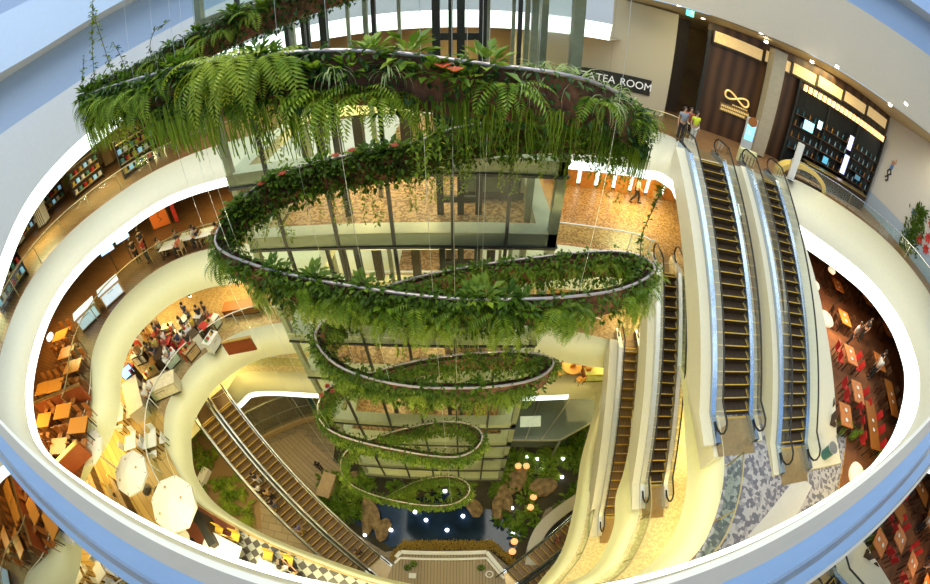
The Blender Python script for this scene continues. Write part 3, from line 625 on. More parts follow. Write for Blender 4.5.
def person_meshes(kind):
    J, legs, arms = pose(kind); nx, ny, nz = J['nek']
    trunk = [(J['pel'], .135), (J['bel'], .125), (J['che'], .14), (J['nek'], .055), ((0, ny+.015, nz+.09), .07), ((0, ny+.02, nz+.18), .098), ((0, ny+.01, nz+.26), .075)]
    ch = [trunk, [(trunk[5][0], .098), ((0, ny+.125, nz+.155), .016)]]
    for s, l in zip((-1, 1), legs): ch.append([(J['pel'], .135), (l[0], .09), (l[1], .06), (l[2], .042), (l[3], .035)])
    for s, a in zip((-1, 1), arms):
        w = Vector(a[2]); d = (w-Vector(a[1])).normalized(); palm = w+d*.075; ch.append([(J['che'], .14), (a[0], .06), (a[1], .042), (tuple(w), .028), (tuple(palm), .03)])
        sd = Vector((0, 1, 0)) if abs(d.y) < .8 else Vector((1, 0, 0))
        for f, l in ((-.028, .07), (-.009, .085), (.010, .08), (.028, .06)):
            b = palm+sd*f+d*.03; ch.append([(tuple(palm), .03), (tuple(b), .009), (tuple(b+d*l*.5), .008), (tuple(b+d*l*.9+Vector((0, .012, 0))), .007)])
        ch.append([(tuple(w), .028), (tuple(w+sd*.04+d*.03), .010), (tuple(w+sd*.055+d*.065), .008)])
    body = skin_mesh('body', ch, 1)
    sh = [[(J['pel'], .155), (J['bel'], .148), (J['che'], .16), ((nx, ny, nz-.04), .075)]]
    for a in arms: m = (Vector(a[0])*.45+Vector(a[1])*.55); sh.append([(J['che'], .16), (a[0], .085), (tuple(m), .066)])
    shirt = skin_mesh('shirt', sh, 1)
    pz = Vector(J['pel'])+Vector((0, 0, .04)); tr = []
    for l in legs: tr.append([(tuple(pz), .15), (l[0], .112), (l[1], .08), (l[2], .062)])
    trous = skin_mesh('trousers', tr, 1)
    hb = MB().lathe([(.001, .125), (.05, .118), (.085, .085), (.105, .03), (.108, -.03), (.09, -.07)], 12, (0, ny-.005, nz+.18), cap=False); hair = hb.mesh('hair', BLACK, True)
    sh2 = []
    for l in legs:
        sm = MB(); a, t = Vector(l[2]), Vector(l[3]); sm.tube([a+Vector((0, -.04, -.05)), (a+t)/2+Vector((0, 0, -.005)), t, t+(t-a).normalized()*.05], [.045, .05, .045, .02], 8); sh2.append(sm.mesh('shoe', BLACK, True))
    return body, shirt, trous, hair, sh2[0], sh2[1]
PM = {k: person_meshes(k) for k in ('stand', 'walk', 'sit')}
SKIN = mat('skin', (.52, .30, .19), .5, var=.05)
CLOTH = {}
def cloth(c):
    k = 'cloth_%02d%02d%02d' % tuple(int(x*99) for x in c)
    return mat(k, c, .75, var=.06)
HAIRM = mat('dark_hair', (.02, .013, .01), .5)
def person(kind, loc, rz, shirt, trous, label, group=None, hair=None, sc=1.0):
    r = thing('person', label, 'person', loc, rz, group); r.scale = (sc,)*3
    for me, m, nm in zip(PM[kind], (SKIN, cloth(shirt), cloth(trous), hair or HAIRM, BLACK, BLACK), ('body', 'shirt', 'trousers', 'hair', 'shoe', 'shoe')):
        if not me.materials: me.materials.append(SKIN)
        o = ob(nm, me, r); o.material_slots[0].link = 'OBJECT'; o.material_slots[0].material = m
    return r
BLK = (.02, .02, .025); WHT = (.75, .74, .7); NAVY = (.03, .05, .12); JEAN = (.10, .15, .26)
# riders and walkers
p = at(690, 153, Z1)
person('stand', (10.1, 16.0, Z1+.01), 2.9, (.22, .25, .30), BLK, 'person in grey shirt standing by the top of the upper escalators', sc=1.03)
person('stand', (10.75, 15.85, Z1+.01), 3.1, (.62, .72, .03), (.7, .72, .68), 'person in bright yellow top and white trousers by the escalator top')
person('stand', (10.75, 16.45, Z1+.01), 2.8, (.30, .06, .04), BLK, 'person in dark red standing behind the yellow top')
p = at(634, 203, Z2); person('walk', (p.x, p.y, Z2+.01), -1.9, (.68, .62, .48), BLK, 'person in beige top and black trousers walking across the brown granite floor')
def onesc(a, b, t, side):
    a, b = Vector(a), Vector(b); d = b-a; q = a+d*t; n_ = Vector((-d.y, d.x, 0)).normalized(); return q+n_*side
Lb, Lt = (-7.32, 1.22, ZG), (-17.12, 8.82, Z4)
for t, sd, sh, tr, lb in ((.62, -.2, (.03, .03, .03), WHT, 'person in black top standing highest of the riders on the left escalator'), (.58, .25, WHT, BLK, 'person in white shirt standing on the left escalator among the riders'), (.535, -.1, (.5, .3, .1), BLK, 'person in tan top standing on the left escalator below the white shirt'), (.49, .2, BLK, JEAN, 'person in black with jeans standing on the left escalator above the gap'), (.33, .1, (.16, .16, .4), (.55, .4, .1), 'person in purple top standing lowest on the left escalator')):
    q = onesc(Lb, Lt, t, sd); q.z = ZG+math.ceil(t*31)/31*8.5+.03; person('stand', q, .0+PI*.2 if t > .5 else -2.2, sh, tr, lb)
for (a, b), t, lb, sh in ((((-6.3, 2.55, ZG), (-16.1, 10.15, Z4)), .07, 'person in brown standing near the foot of the inner left escalator', (.25, .14, .06)), (((3.45, 1.78, ZG), (13.2, 9.3, -20.9)), .27, 'person in dark red standing on the right pond escalator', (.25, .03, .03))):
    q = onesc(a, b, t, .1); q.z = a[2]+math.ceil(t*31)/31*(b[2]-a[2])+.04; person('stand', q, 1.0, sh, BLK, lb)
# ------------------------------------------------------------------ furniture makers
def table(x, y, z, w, d, h, m, label, rz=0, group=None, round_=False, legm=None):
    t = thing('dining_table', label, 'table', (x, y, z+.006), rz, group); legm = legm or BLACK
    if round_:
        MB().lathe([(w/2-.02, h-.05), (w/2, h-.03), (w/2, h)], 20).build('tabletop', m, t, False); MB().lathe([(.24, 0), (.24, .03), (.04, .05), (.04, h-.05)], 12).build('pedestal', legm, t, True)
    else:
        MB().box((0, 0, h-.025), (w, d, .05)).build('tabletop', m, t)
        lm = LEGS.get((h, legm.name)) or LEGS.setdefault((h, legm.name), MB().box((0, 0, (h-.05)/2), (.05, .05, h-.05)).mesh('leg', legm))
        for sx in (-1, 1):
            for sy in (-1, 1): ob('leg', lm, t, (sx*(w/2-.06), sy*(d/2-.06), 0))
    return t
LEGS = {}; CH = {}
def chair(x, y, z, rz, m, label, group=None):
    t = thing('dining_chair', label, 'chair', (x, y, z+.006), rz, group)
    if m.name not in CH:
        b = MB().box((0, -.2, .70), (.40, .04, .42), rx=.12)
        CH[m.name] = (MB().box((0, 0, .45), (.42, .42, .05)).mesh('seat', m), b.mesh('backrest', m), MB().box((0, 0, .21), (.035, .035, .42)).mesh('leg', m if 'wood' in m.name else BLACK))
    s, b, l = CH[m.name]; ob('seat', s, t); ob('backrest', b, t)
    for sx in (-1, 1):
        for sy in (-1, 1): ob('leg', l, t, (sx*.18, sy*.18, 0))
    return t
def plate(x, y, z, label, group): tag(MB().lathe([(.001, .004), (.07, .004), (.11, .02), (.10, .012)], 14, cap=False).build('plate', WHITE, None, True, (x, y, z)), label, 'plate', group)
def cabinet(x, y, z, w, d, h, rz, body, top, label, cat='counter', name='counter', group=None):
    t = thing(name, label, cat, (x, y, z+.006), rz, group)
    MB().box((0, 0, h/2), (w, d, h)).build('body', body, t); MB().box((0, 0, h+.025), (w+.08, d+.08, .05)).build('worktop', top, t)
    fp = MB().box((0, -d/2-.01, h*.5), (w*.9, .02, h*.7)).build('front_panel', top, t); MB().box((0, -d/2-.03, h*.75), (w*.3, .03, .03)).build('handle', STEEL, fp); MB().box((0, 0, .04), (w-.04, d+.03, .08)).build('plinth', BLACK, t); return t
def railing(top, i0, i1, off, label, h=1.05, rail=None, glass=True, step=6, base=0):
    n = len(top); ids = list(range(i0, i1)); P = []
    for i in ids:
        a, b = top[(i+1) % n], top[(i-1) % n]; t = a-b; nr = Vector((-t.y, t.x, 0)).normalized(); P.append(top[i % n]+nr*off)
    c = P[0].copy(); root = thing('glass_railing', label, 'railing', c); Q = [p-c for p in P]; rail = rail or BRASSR
    MB().tube([p+Vector((0, 0, h)) for p in Q], .035, 6).build('top_rail', rail, root, True)
    if glass: MB().loft([[p+Vector((0, 0, .08+base)) for p in Q], [p+Vector((0, 0, h-.03)) for p in Q]]).build('glass_panel', GLASSG, root)
    pm = MB().box((0, 0, h/2), (.035, .05, h)).mesh('post', rail)
    for k in range(0, len(Q), step): ob('post', pm, root, Q[k])
    return root
BRASSR = mat('bronze_rail', (.50, .42, .22), .3, .7, var=.05)
railing(top1, 14, 62, .45, 'bronze and glass railing along the left edge of the first balcony below')
railing(top1, 62, 100, .35, 'glass railing behind the topmost planter loop, before the back floor')
railing(top1, 124, 158, .35, 'clear glass railing on the right balcony under the mural wall', rail=STEEL)
railing(top2, 24, 72, 1.0, 'yellow topped glass railing beside the left restaurants')
railing(top2, 72, 98, .35, 'pale glass railing across the back of the granite floor', rail=WHITE)
railing(top3, 18, 58, .7, 'striped glass railing of the left cafe and shop floor', rail=WHITE)
railing(top3, 58, 84, .35, 'glass railing at the back before the orange benches', rail=WHITE)
railing(top4, 36, 62, .5, 'low glass railing above the left pond facade', rail=WHITE)
railing(top2, 132, 158, .12, 'glass railing curving round the grey mosaic floor', rail=BRASSR)
railing(top3, 120, 146, .12, 'glass railing curving round the cream terrazzo landing', rail=BRASSR)
railing(top4, 98, 112, .12, 'glass railing at the landing of the narrow escalator', rail=BRASSR)
# glass guard right behind the kerb
ng = thing('glass_railing', 'dark reflecting glass guard standing on the blue skylit kerb', 'railing', (0, -.25, -.94))
NG = glass_mat('dark_reflecting_glass', (.18, .17, .16), .42, .0, .7)
for k in range(-3, 3): MB().box((k*3.5+1.75, 0, .62), (3.49, .015, 1.24)).build('glass_panel', NG, ng)
# ------------------------------------------------------------------ grey mosaic landing and other floor fields
def field(name_pts, z, m, lift=.012):
    return struct('floor', MB().poly([(x, y, z+lift) for x, y in name_pts]), m)
field([(8.85, 5.4), (14.6, 4.6), (16.2, 2.2), (14, .0), (6.2, -.1), (7.45, 1.15), (8.35, 2.9), (8.7, 4.6)], Z2, GREYMOS)
field([(8.6, .2), (11.8, 1.6), (12.5, .9), (10, -.6)], Z2, mat('pale_grey_slab', (.55, .55, .54), .4, var=.03), .02)
field([(14.7, 5.6), (16.3, 2.2), (14.2, .0), (30, .0), (31, 22), (18, 22), (12, 14)], Z2, mat('red_brown_carpet', (.16, .06, .022), .7, var=.4, scale=1.5), .012)
field([(-16.8, 4.3), (-30, 9.5), (-30, -8), (-15, -8), (-15, 1)], Z2, tex_mat('orange_brown_floor', 'brick', (.17, .06, .015), (.22, .08, .02), 1, .35, w=1.5, h=.2), .012)
field([(-16.2, 6.2), (-30, 8.5), (-30, -8), (-4, -8), (-4, .6), (-12.4, 2.2), (-15.4, 4.6)], Z3, tex_mat('yellow_plank_floor', 'brick', (.62, .42, .14), (.48, .30, .09), 1, .35, rot=.5, w=5, h=.45), .012)
field([(-9.6, 1.55), (-12.5, 2.1), (-13, -3), (-9.6, -3)], Z3, mat('dark_red_carpet', (.20, .05, .02), .7, var=.1), .024)
field([(-3.2, .4), (-9.4, 1.5), (-9.4, -3), (-3.2, -3)], Z3, tex_mat('patterned_tile', 'checker', (.45, .44, .36), (.07, .06, .05), 3.2, .4, rot=.785), .024)
field([(9.4, 12.2), (8.8, 8), (7.45, 4.3), (7.15, 2.7), (6.1, 1.0), (4.8, .2), (20, .2), (20, 12.2)], Z3, TERRAZ)
field([(-16.9, 4.4), (-18.7, 6.5), (-19.15, 8.5), (-18.75, 10.5), (-17.5, 12.6), (-15.4, 13.95), (-12.6, 14.6), (-9, 15), (-9, 25), (-30, 25), (-30, 9)], Z2, tex_mat('dark_brown_boards', 'brick', (.11, .052, .02), (.15, .07, .028), 1, .4, w=1.4, h=.2), .011)
# ------------------------------------------------------------------ left, second level: restaurant with orange tables
ot = [(43, 418, 'far corner'), (61, 409, 'middle')]
ORT = tex_mat('glossy_orange_wood', 'wave', (.62, .24, .035), (.75, .32, .06), 2.5, .25)
spots2 = [(43, 420), (62, 411), (77, 425), (58, 446), (44, 462), (66, 352), (72, 366), (42, 388), (55, 385), (60, 335)]
words2 = ['with the railing partition behind it', 'in the middle of the lower left restaurant', 'nearest the white parasols', 'longer one beside the partition wall', 'closest to the blue skylit ledge', 'below the leftmost railing bend', 'just inside the yellow railing', 'standing against the dark wall', 'between the wall and the aisle', 'highest in the left restaurant']
for k, ((px, py), wd) in enumerate(zip(spots2, words2)):
    p = at(px, py, Z2+.75); rz = .35
    table(p.x, p.y, Z2, 1.5, .8, .75, ORT, f'orange wooden dining table {wd}', rz, 'orange restaurant tables')
    for sx, sy, r in ((-.4, .72, PI), (.4, .72, PI), (-.4, -.72, 0), (.4, -.72, 0)):
        q = Vector((p.x, p.y))+Vector((sx*math.cos(rz)-sy*math.sin(rz), sx*math.sin(rz)+sy*math.cos(rz)))
        chair(q.x, q.y, Z2, rz+r, WOOD, f'orange wooden chair at the table {wd}', f'chairs at the table {wd}')
def wall_run(a, b, z, h, th, m, label, name='low_divider', cat='divider', top=None):
    a, b = Vector(a), Vector(b); c = (a+b)/2; L_ = (b-a).length; t = thing(name, label, cat, (c.x, c.y, z+.006), math.atan2(b.y-a.y, b.x-a.x))
    MB().box((0, 0, h/2), (L_, th, h)).build('panel', m, t); MB().box((0, 0, h+.03), (L_+.04, th+.08, .06)).build('cap_rail', top or GOLD, t); return t
q0, q1 = at(34, 404, Z2+1), at(79, 385, Z2+1); wall_run((q0.x, q0.y), (q1.x, q1.y), Z2, 1.0, .12, mat('red_brown_panel', (.30, .07, .02), .4), 'red brown partition between the two groups of orange tables')
q0, q1 = at(50, 470, Z2+1), at(77, 442, Z2+1); wall_run((q0.x, q0.y), (q1.x, q1.y), Z2, 1.0, .14, MATS['red_brown_panel'], 'red brown partition beside the white parasols')
# upper left restaurant: counters, screens, diners
for k, (px, py, w, rz, lb) in enumerate(((107, 285, 1.6, 1.0, 'white counter with lit blue top, right one of two'), (83, 308, 1.7, 1.0, 'white counter with lit blue top, left one of two'))):
    p = at(px, py, Z2+1); c = cabinet(p.x, p.y, Z2, w, .8, .95, rz, TANW, mat('lit_blue_top', (.55, .68, .85), .3, emit=.5), lb)
for k, (px, py, lb) in enumerate(((168, 245, 'cream cloth table with diners, left of three'), (186, 236, 'cream cloth table with diners, middle of three'), (205, 232, 'cream cloth table with diners, right of three'))):
    p = at(px, py, Z2+.75); table(p.x, p.y, Z2, 1.1, .9, .75, WHITE, lb, .2, 'cream cloth tables')
    for s, sh in ((-.95, WHT), (.95, (.5, .12, .05))):
        chair(p.x+s, p.y, Z2, -PI/2*(1 if s < 0 else -1), TANW, 'tan chair at the '+lb.split(',')[1].strip()+' cream cloth tables', 'tan chairs '+lb.split(',')[1])
        person('sit', (p.x+s*.98, p.y, Z2+.02), -PI/2 if s < 0 else PI/2, sh if k != 1 else BLK, BLK, f'person in {"white" if (s<0 and k!=1) else "black" if k==1 else "rust"} seated {"left" if s<0 else "right"} at the {lb.split(",")[1].strip()} cream cloth tables')
for px, py, lb in ((140, 262, 'black shirted waiter standing left of the cream cloth tables'), (147, 252, 'second black shirted waiter beside the red shirt')):
    p = at(px, py, Z2); person('stand', (p.x, p.y, Z2+.02), 1.0, BLK, BLK, lb)
p = at(150, 262, Z2); person('stand', (p.x, p.y, Z2+.02), 2.0, (.5, .05, .04), BLK, 'person in red shirt standing among black shirted waiters')
def board(name, label, c, w, h, rz, face, frame, z, cat='sign'):
    t = thing(name, label, cat, (c.x, c.y, z), rz); MB().box((0, 0, h/2), (w, .08, h)).build('frame', frame, t); MB().box((0, -.045, h/2), (w*.9, .02, h*.9)).build('face', face, t); return t
p = at(163, 227, Z2); ob1 = board('menu_board', 'large orange menu board with dark squiggle behind the diners', p, 1.7, 1.7, .35, mat('orange_board', (.65, .16, .03), .5, var=.05), DARK, Z2+.01)
MB().tube([(-.2, -.06, 1.3), (.15, -.06, 1.2), (-.05, -.06, .9), (.2, -.06, .6), (-.1, -.06, .5)], .03, 5).build('squiggle', DARK, ob1)
p = at(178, 222, Z2); board('menu_board', 'narrow red board right of the orange menu board', p, .35, 1.6, .35, RED, DARK, Z2+.01)
for px, py, lb in ((107, 250, 'small lit blue screen under the balcony edge, left of two'), (122, 238, 'small lit blue screen under the balcony edge, right of two')):
    p = at(px, py, Z2+1.9); d = board('screen', lb, p, 1.2, .5, .7, mat('lit_screen', (.35, .6, .95), .3, emit=1.2), BLACK, Z2+1.7, 'screen'); MB().box((0, 0, -.85), (.06, .06, 1.7)).build('stand', BLACK, d)
for px, py, lb in ((18, 238, 'left of two'), (34, 232, 'right of two')): pass
# shelves and posts along the back of this floor
for k, (px, py, lb) in enumerate(((95, 262, 'tall dish rack of the open kitchen behind the blue counters'), (128, 245, 'tall bottle rack left of the diners'))):
    p = at(px, py, Z2); t = thing('storage_rack', lb, 'rack', (p.x-1.5, p.y+1.5, Z2+.006), .8)
    for sx in (-.9, .9): MB().box((sx, 0, 1), (.06, .4, 2)).build('upright', OLIVE, t)
    for j in range(4): MB().box((0, 0, .3+j*.5), (1.8, .4, .04)).build('shelf', TANW, t)
    for j in range(4):
        for i in range(6): tag(MB().lathe([(.09, 0), (.10, .2), (.05, .25), (.04, .32)], 8).build('jar', [WHITE, GOLD, RED, TANW][(i+j) % 4], None, True, t.matrix_basis @ Vector((-.75+i*.3, 0, .33+j*.5)) if 0 else Matrix.Translation(t.location) @ Matrix.Rotation(.8, 4, 'Z') @ Vector((-.75+i*.3, 0, .325+j*.5))), f'small jar on the {lb}', 'jar', 'jars on the '+lb)
# ------------------------------------------------------------------ left, third level: shop and cafe
cafe = [(137, 353, 'brown'), (150, 345, 'tan'), (170, 337, 'white'), (185, 330, 'white'), (205, 325, 'brown'), (150, 372, 'tan'), (168, 355, 'white'), (188, 347, 'brown'), (140, 330, 'tan'), (210, 338, 'white')]
cm = {'brown': DARK, 'tan': TANW, 'white': WHITE}
pos3 = ['nearest the lit screen', 'second from the lit screen', 'at the heart of the shop crowd', 'right of the shop crowd', 'by the brown wall of the shop', 'left of the long cream counter', 'below the shop crowd', 'next to the shop railing', 'at the top left of the shop', 'nearest the tan railing panel']
for k, (px, py, c) in enumerate(cafe):
    p = at(px, py, Z3+.8); cab = cabinet(p.x, p.y, Z3, 1.0, .6, .8, .5+.1*k, cm[c], [WHITE, TANW, GOLD][k % 3], f'{c} merchandise stand {pos3[k]}', 'display stand', 'display_stand', None)
    for j in range(5):
        tag(MB().box((0, 0, .09), (.14, .12, .18)).build('gift_box', [RED, WHITE, YEL, DARK, cloth((.2, .3, .1))][(j+k) % 5], None, False, (p.x+(j-2)*.17*math.cos(.5+.1*k), p.y+(j-2)*.17*math.sin(.5+.1*k), Z3+.862)), f'small box on the {c} merchandise stand {pos3[k]}', 'box', f'boxes on the stand {pos3[k]}')
crowd = [(160, 362, BLK), (172, 350, WHT), (180, 343, (.55, .1, .05)), (192, 322, NAVY), (200, 336, (.6, .45, .05)), (175, 365, WHT), (146, 362, (.5, .3, .15)), (212, 322, BLK), (163, 333, (.55, .45, .3)), (196, 352, BLK)]
cw = ['in black at the foot of the shop', 'in white in the middle of the shop', 'in red in the middle of the shop', 'in navy near the shop column', 'in mustard near the shop railing', 'in white close to the railing', 'in tan beside the lit screen', 'in black under the row of lamps', 'in beige at the upper shop wall', 'in black next to the brown railing panel']
for (px, py, c), w in zip(crowd, cw):
    p = at(px, py, Z3); person('stand', (p.x, p.y, Z3+.02), R.uniform(0, 6.28), c, R.choice([BLK, JEAN, NAVY]), f'person {w}')
p = at(127, 372, Z3+1.2); board('screen', 'glowing blue screen at the corner of the shop', p, 1.0, .8, .9, MATS['lit_screen'], BLACK, Z3+.85, 'screen'); tag(MB().box((0, 0, .42), (.5, .5, .84)).build('screen_plinth', BLACK, None, False, (p.x, p.y, Z3+.006)), 'black plinth under the glowing blue screen', 'plinth')
p = at(132, 395, Z3+.95); cabinet(p.x, p.y, Z3, 2.6, 1.2, .95, -.75, CREAM2, mat('cream_counter_top', (.80, .72, .50), .3), 'long cream cafe counter on the striped floor')
p = at(158, 383, Z3+.9); cabinet(p.x, p.y, Z3, 2.4, .9, .9, .55, CREAM2, MATS['cream_counter_top'], 'cream till counter beside the shop racks')
for px, py, w in ((160, 398, 'standing at the end of the till counter'), (156, 405, 'beside the person at the till counter')):
    p = at(px, py, Z3); person('stand', (p.x, p.y, Z3+.02), 1.5, WHT, BLK, f'person in white {w}')
for k, (px, py, w) in enumerate(((118, 415, 'upper one on the striped floor'), (150, 440, 'right one on the striped floor'), (130, 442, 'left lower one on the striped floor'))):
    p = at(px, py, Z3+.75); table(p.x, p.y, Z3, .9, .9, .75, WHITE, f'square white cafe table, {w}', .5, 'square white cafe tables')
    for a in range(4):
        rz = .5+a*PI/2; chair(p.x-.7*math.sin(rz)*-1, p.y+.7*math.cos(rz)*-1, Z3, rz, WHITE, f'white chair at the cafe table, {w}', f'chairs at the {w}')
rr = random.Random(11)
for k in range(26):
    px = rr.uniform(138, 218); py = 372-(px-138)*.55+rr.uniform(-22, 12); p = at(px, py, Z3)
    cabinet(p.x, p.y, Z3, rr.uniform(.5, .9), rr.uniform(.4, .6), rr.uniform(.6, 1.2), rr.uniform(0, 3), rr.choice([DARK, DARK, TANW, WHITE, MATS['red_brown_panel']]), rr.choice([DARK, GOLD, WHITE, RED]), 'small low merchandise stand packed among the shoppers on the left shop floor', 'display stand', 'display_stand', 'crowded small stands of the left shop')
for k in range(9):
    px = rr.uniform(140, 215); py = 370-(px-138)*.55+rr.uniform(-18, 10); p = at(px, py, Z3)
    person('stand', (p.x, p.y, Z3+.02), rr.uniform(0, 6), [BLK, NAVY, WHT, (.45, .2, .05), BLK, (.5, .4, .1), (.3, .05, .05), BLK, JEAN][k], BLK, ['person in black deep in the shop crowd', 'person in navy deep in the shop crowd', 'person in white deep in the shop crowd', 'person in brown orange deep in the shop crowd', 'another person in black in the shop crowd', 'person in ochre in the shop crowd', 'person in maroon in the shop crowd', 'third person in black in the shop crowd', 'person in denim top in the shop crowd'][k])
# row of lamps under the left balcony edge
lamp_me = MB().lathe([(.001, -.04), (.06, -.035), (.09, .0), (.08, .05)], 10).mesh('lamp_bulb', mat('lamp_glow', (1, .95, .8), .3, emit=14, ecol=(1, .93, .8)), True)
cap_me = MB().lathe([(.10, .04), (.10, .10), (.03, .12), (.03, .25)], 10).mesh('lamp_housing', BLACK, True)
def lamp(loc, label, group, sc=1.0, name='ceiling_lamp', hous=None):
    t = thing(name, label, 'lamp', loc, 0, group); t.scale = (sc,)*3; ob('lamp_bulb', lamp_me, t); ob('lamp_housing', cap_me, t) if not hous else ob('trim_ring', hous, t); return t
for k, (px, py) in enumerate(((158, 312), (165, 305), (175, 298), (185, 291), (190, 296), (200, 287), (207, 286), (221, 282), (226, 278))):
    lamp(at(px, py, Z2-2.35), 'small round white lamp in the row under the left balcony', 'row of lamps over the shop')
p = at(180, 302, Z3); tag(MB().box((0, 0, 1.6), (.7, .5, 3.0)).build('column', mat('gold_column', (.60, .42, .14), .4), None, False, (p.x-.5, p.y+3, Z3+.006)), 'square golden column behind the row of lamps', 'column')
p = at(244, 325, Z3+.5); cabinet(p.x-1, p.y+1.6, Z3, 2.6, .8, .5, .2, MATS['red_brown_panel'], WOOD, 'orange red bench on the terrazzo behind the railing', 'bench', 'bench')
p = at(236, 340, Z3+1); wall_run((p.x-.9, p.y-.3), (p.x+.9, p.y+.25), Z3, 1.0, .1, MATS['red_brown_panel'], 'dark red panel fixed inside the shop railing')
# lower left: white tables of the near dining area
for k, (px, py, w, d, lb) in enumerate(((220, 552, 1.9, 1.4, 'large white square table on the dark red carpet'), (272, 578, 1.6, 1.2, 'white table on the patterned tiles'))):
    p = at(px, py, Z3+.75); table(p.x, p.y, Z3+.02, w, d, .75, WHITE, lb, -.15)
    for s in (-1, 1): chair(p.x+s*.45, p.y+.95, Z3+.02, PI, mat('yellow_seat', (.75, .48, .05), .5), f'yellow chair at the {lb}', f'yellow chairs at the {lb}')
    for s in (-1, 1): plate(p.x+s*.4, p.y+.2, Z3+.79, f'white plate on the {lb}', f'plates on the {lb}')
p = at(182, 538, Z3+.75); table(p.x, p.y, Z3+.02, .95, .95, .75, WHITE, 'small round white table below the right parasol', 0, None, True)
for a in range(3): plate(p.x+.25*math.cos(a*2.1), p.y+.25*math.sin(a*2.1), Z3+.79, 'white plate on the small round table', 'plates on the round table')
for px, py, c, lb in ((292, 572, WHT, 'person in white seated beyond the patterned tiles'), (300, 578, (.4, .25, .12), 'person in brown seated at the lower edge of the tiles')):
    p = at(px, py, Z3); chair(p.x, p.y, Z3+.03, .6, WOODD, 'dark chair under the '+lb); person('sit', (p.x, p.y+.02, Z3+.035), .6, c, BLK, lb)
p0, p1 = at(196, 512, Z3+1.1), at(213, 545, Z3+1.1); t = wall_run((p0.x, p0.y), (p1.x, p1.y), Z3+.02, 1.1, .35, DARK, 'dark bottle cabinet beside the large white table', 'bottle_cabinet', 'cabinet', BLACK)
p = at(232, 540, Z3); t = thing('arc_lamp', 'brass arc shaped stand behind the large white table', 'lamp', (p.x, p.y, Z3+.03)); MB().tube([(0, 0, 0), (0, 0, 1.2), (.2, 0, 1.5), (.6, 0, 1.5), (.8, 0, 1.2)], .03, 6).build('arc_tube', GOLD, t, True); MB().lathe([(.2, 0), (.2, .03), (.03, .04)], 12).build('base', GOLD, t)
# white parasols -----------------------------------------------------
CANV = mat('white_canvas', (.82, .80, .70), .8, var=.02)
def parasol(px, py, r, zt, label, rot):
    p = at(px, py, zt); t = thing('parasol', label, 'parasol', (p.x, p.y, Z3+.006))
    h = zt-Z3; m = MB()
    def rg(rr, z): return [(rr*math.cos(rot+i*PI/4), rr*math.sin(rot+i*PI/4), z) for i in range(8)]
    m.loft([rg(.01, h+.15), rg(r*.5, h+.02), rg(r, h-.18)], True); m.loft([rg(r, h-.18), rg(r, h-.32)], True); m.build('canopy', CANV, t)
    MB().tube([(0, 0, .05), (0, 0, h+.05)], .035, 8).build('pole', STEEL, t); MB().lathe([(.35, 0), (.35, .06), (.05, .1)], 12).build('base', BLACK, t)
    rm = MB()
    for i in range(8): MB().beam((0, 0, h+.08), (r*.98*math.cos(rot+i*PI/4), r*.98*math.sin(rot+i*PI/4), h-.17), .03, .03).build('rib', STEEL, t)
    for a, q in ((.6, .5), (2.3, .55), (4.2, .6), (5.2, .3)): MB().lathe([(.07, 0), (.07, .012), (.001, .014)], 8, (r*q*math.cos(a), r*q*math.sin(a), h+.03)).build('grommet', TANW, t)
parasol(87, 445, .95, -10.5, 'white octagonal parasol nearest the orange tables', .1)
parasol(128, 471, 1.2, -12.7, 'white octagonal parasol in the middle of the three', .3)
parasol(170, 502, 1.35, -12.9, 'white octagonal parasol nearest the large white table', .2)
# display cases below the near kerb
for k, (px, py, rz, w, lb) in enumerate(((90, 486, -.55, 2.2, 'glass topped pastry case nearest the orange tables'), (122, 510, -.55, 2.4, 'glass topped pastry case nearest the white parasols'))):
    p = at(px, py, Z3+.9); t = thing('display_case', lb, 'display case', (p.x, p.y, Z3+.02), rz); w *= 1.7
    MB().box((0, 0, .4), (w, .8, .8)).build('body', WOODD, t); MB().box((0, 0, .83), (w, .8, .06)).build('shelf', TANW, t)
    for sx in (-1, 1):
        for sy in (-1, 1): MB().box((sx*(w/2-.03), sy*.37, 1.1), (.05, .05, .5)).build('frame_post', GOLD, t)
    for sy in (-1, 1): MB().box((0, sy*.37, 1.35), (w, .05, .05)).build('frame_rail', GOLD, t)
    MB().poly([(-w/2, -.4, 1.36), (w/2, -.4, 1.36), (w/2, .4, 1.36), (-w/2, .4, 1.36)]).build('glass_top', GLASS, t)
    for j in range(6):
        q = Matrix.Translation(t.location) @ Matrix.Rotation(rz, 4, 'Z') @ Vector((-w/2+.25+j*(w-.5)/5, 0, .87))
        tag(MB().lathe([(.12, 0), (.13, .02), (.10, .05), (.10, .12), (.001, .16)], 10).build('cake', [YEL, DARK, WHITE, cloth((.2, .35, .6)), RED, GOLD][j], None, True, q), ['yellow', 'dark brown', 'white', 'blue', 'red', 'golden'][j]+' cake in the '+lb, 'cake')

for k, (px, py) in enumerate(((50, 337), (44, 326), (23, 384), (24, 405), (24, 437))):
    p = at(px, py, Z1-2.3); tag(MB().lathe([(.001, -.1), (.22, -.08), (.26, 0), (.22, .1), (.001, .12)], 14, ).build('wall_lamp', mat('white_lamp', (.9, .92, .88), .4, emit=1.2), None, True, p), ['white box lamp under the left balcony edge, uppermost', 'white lamp under the left balcony edge, second from top', 'round white lamp at the far left edge, top of three', 'round white lamp at the far left edge, middle of three', 'round white lamp at the far left edge, lowest of three'][k], 'lamp')
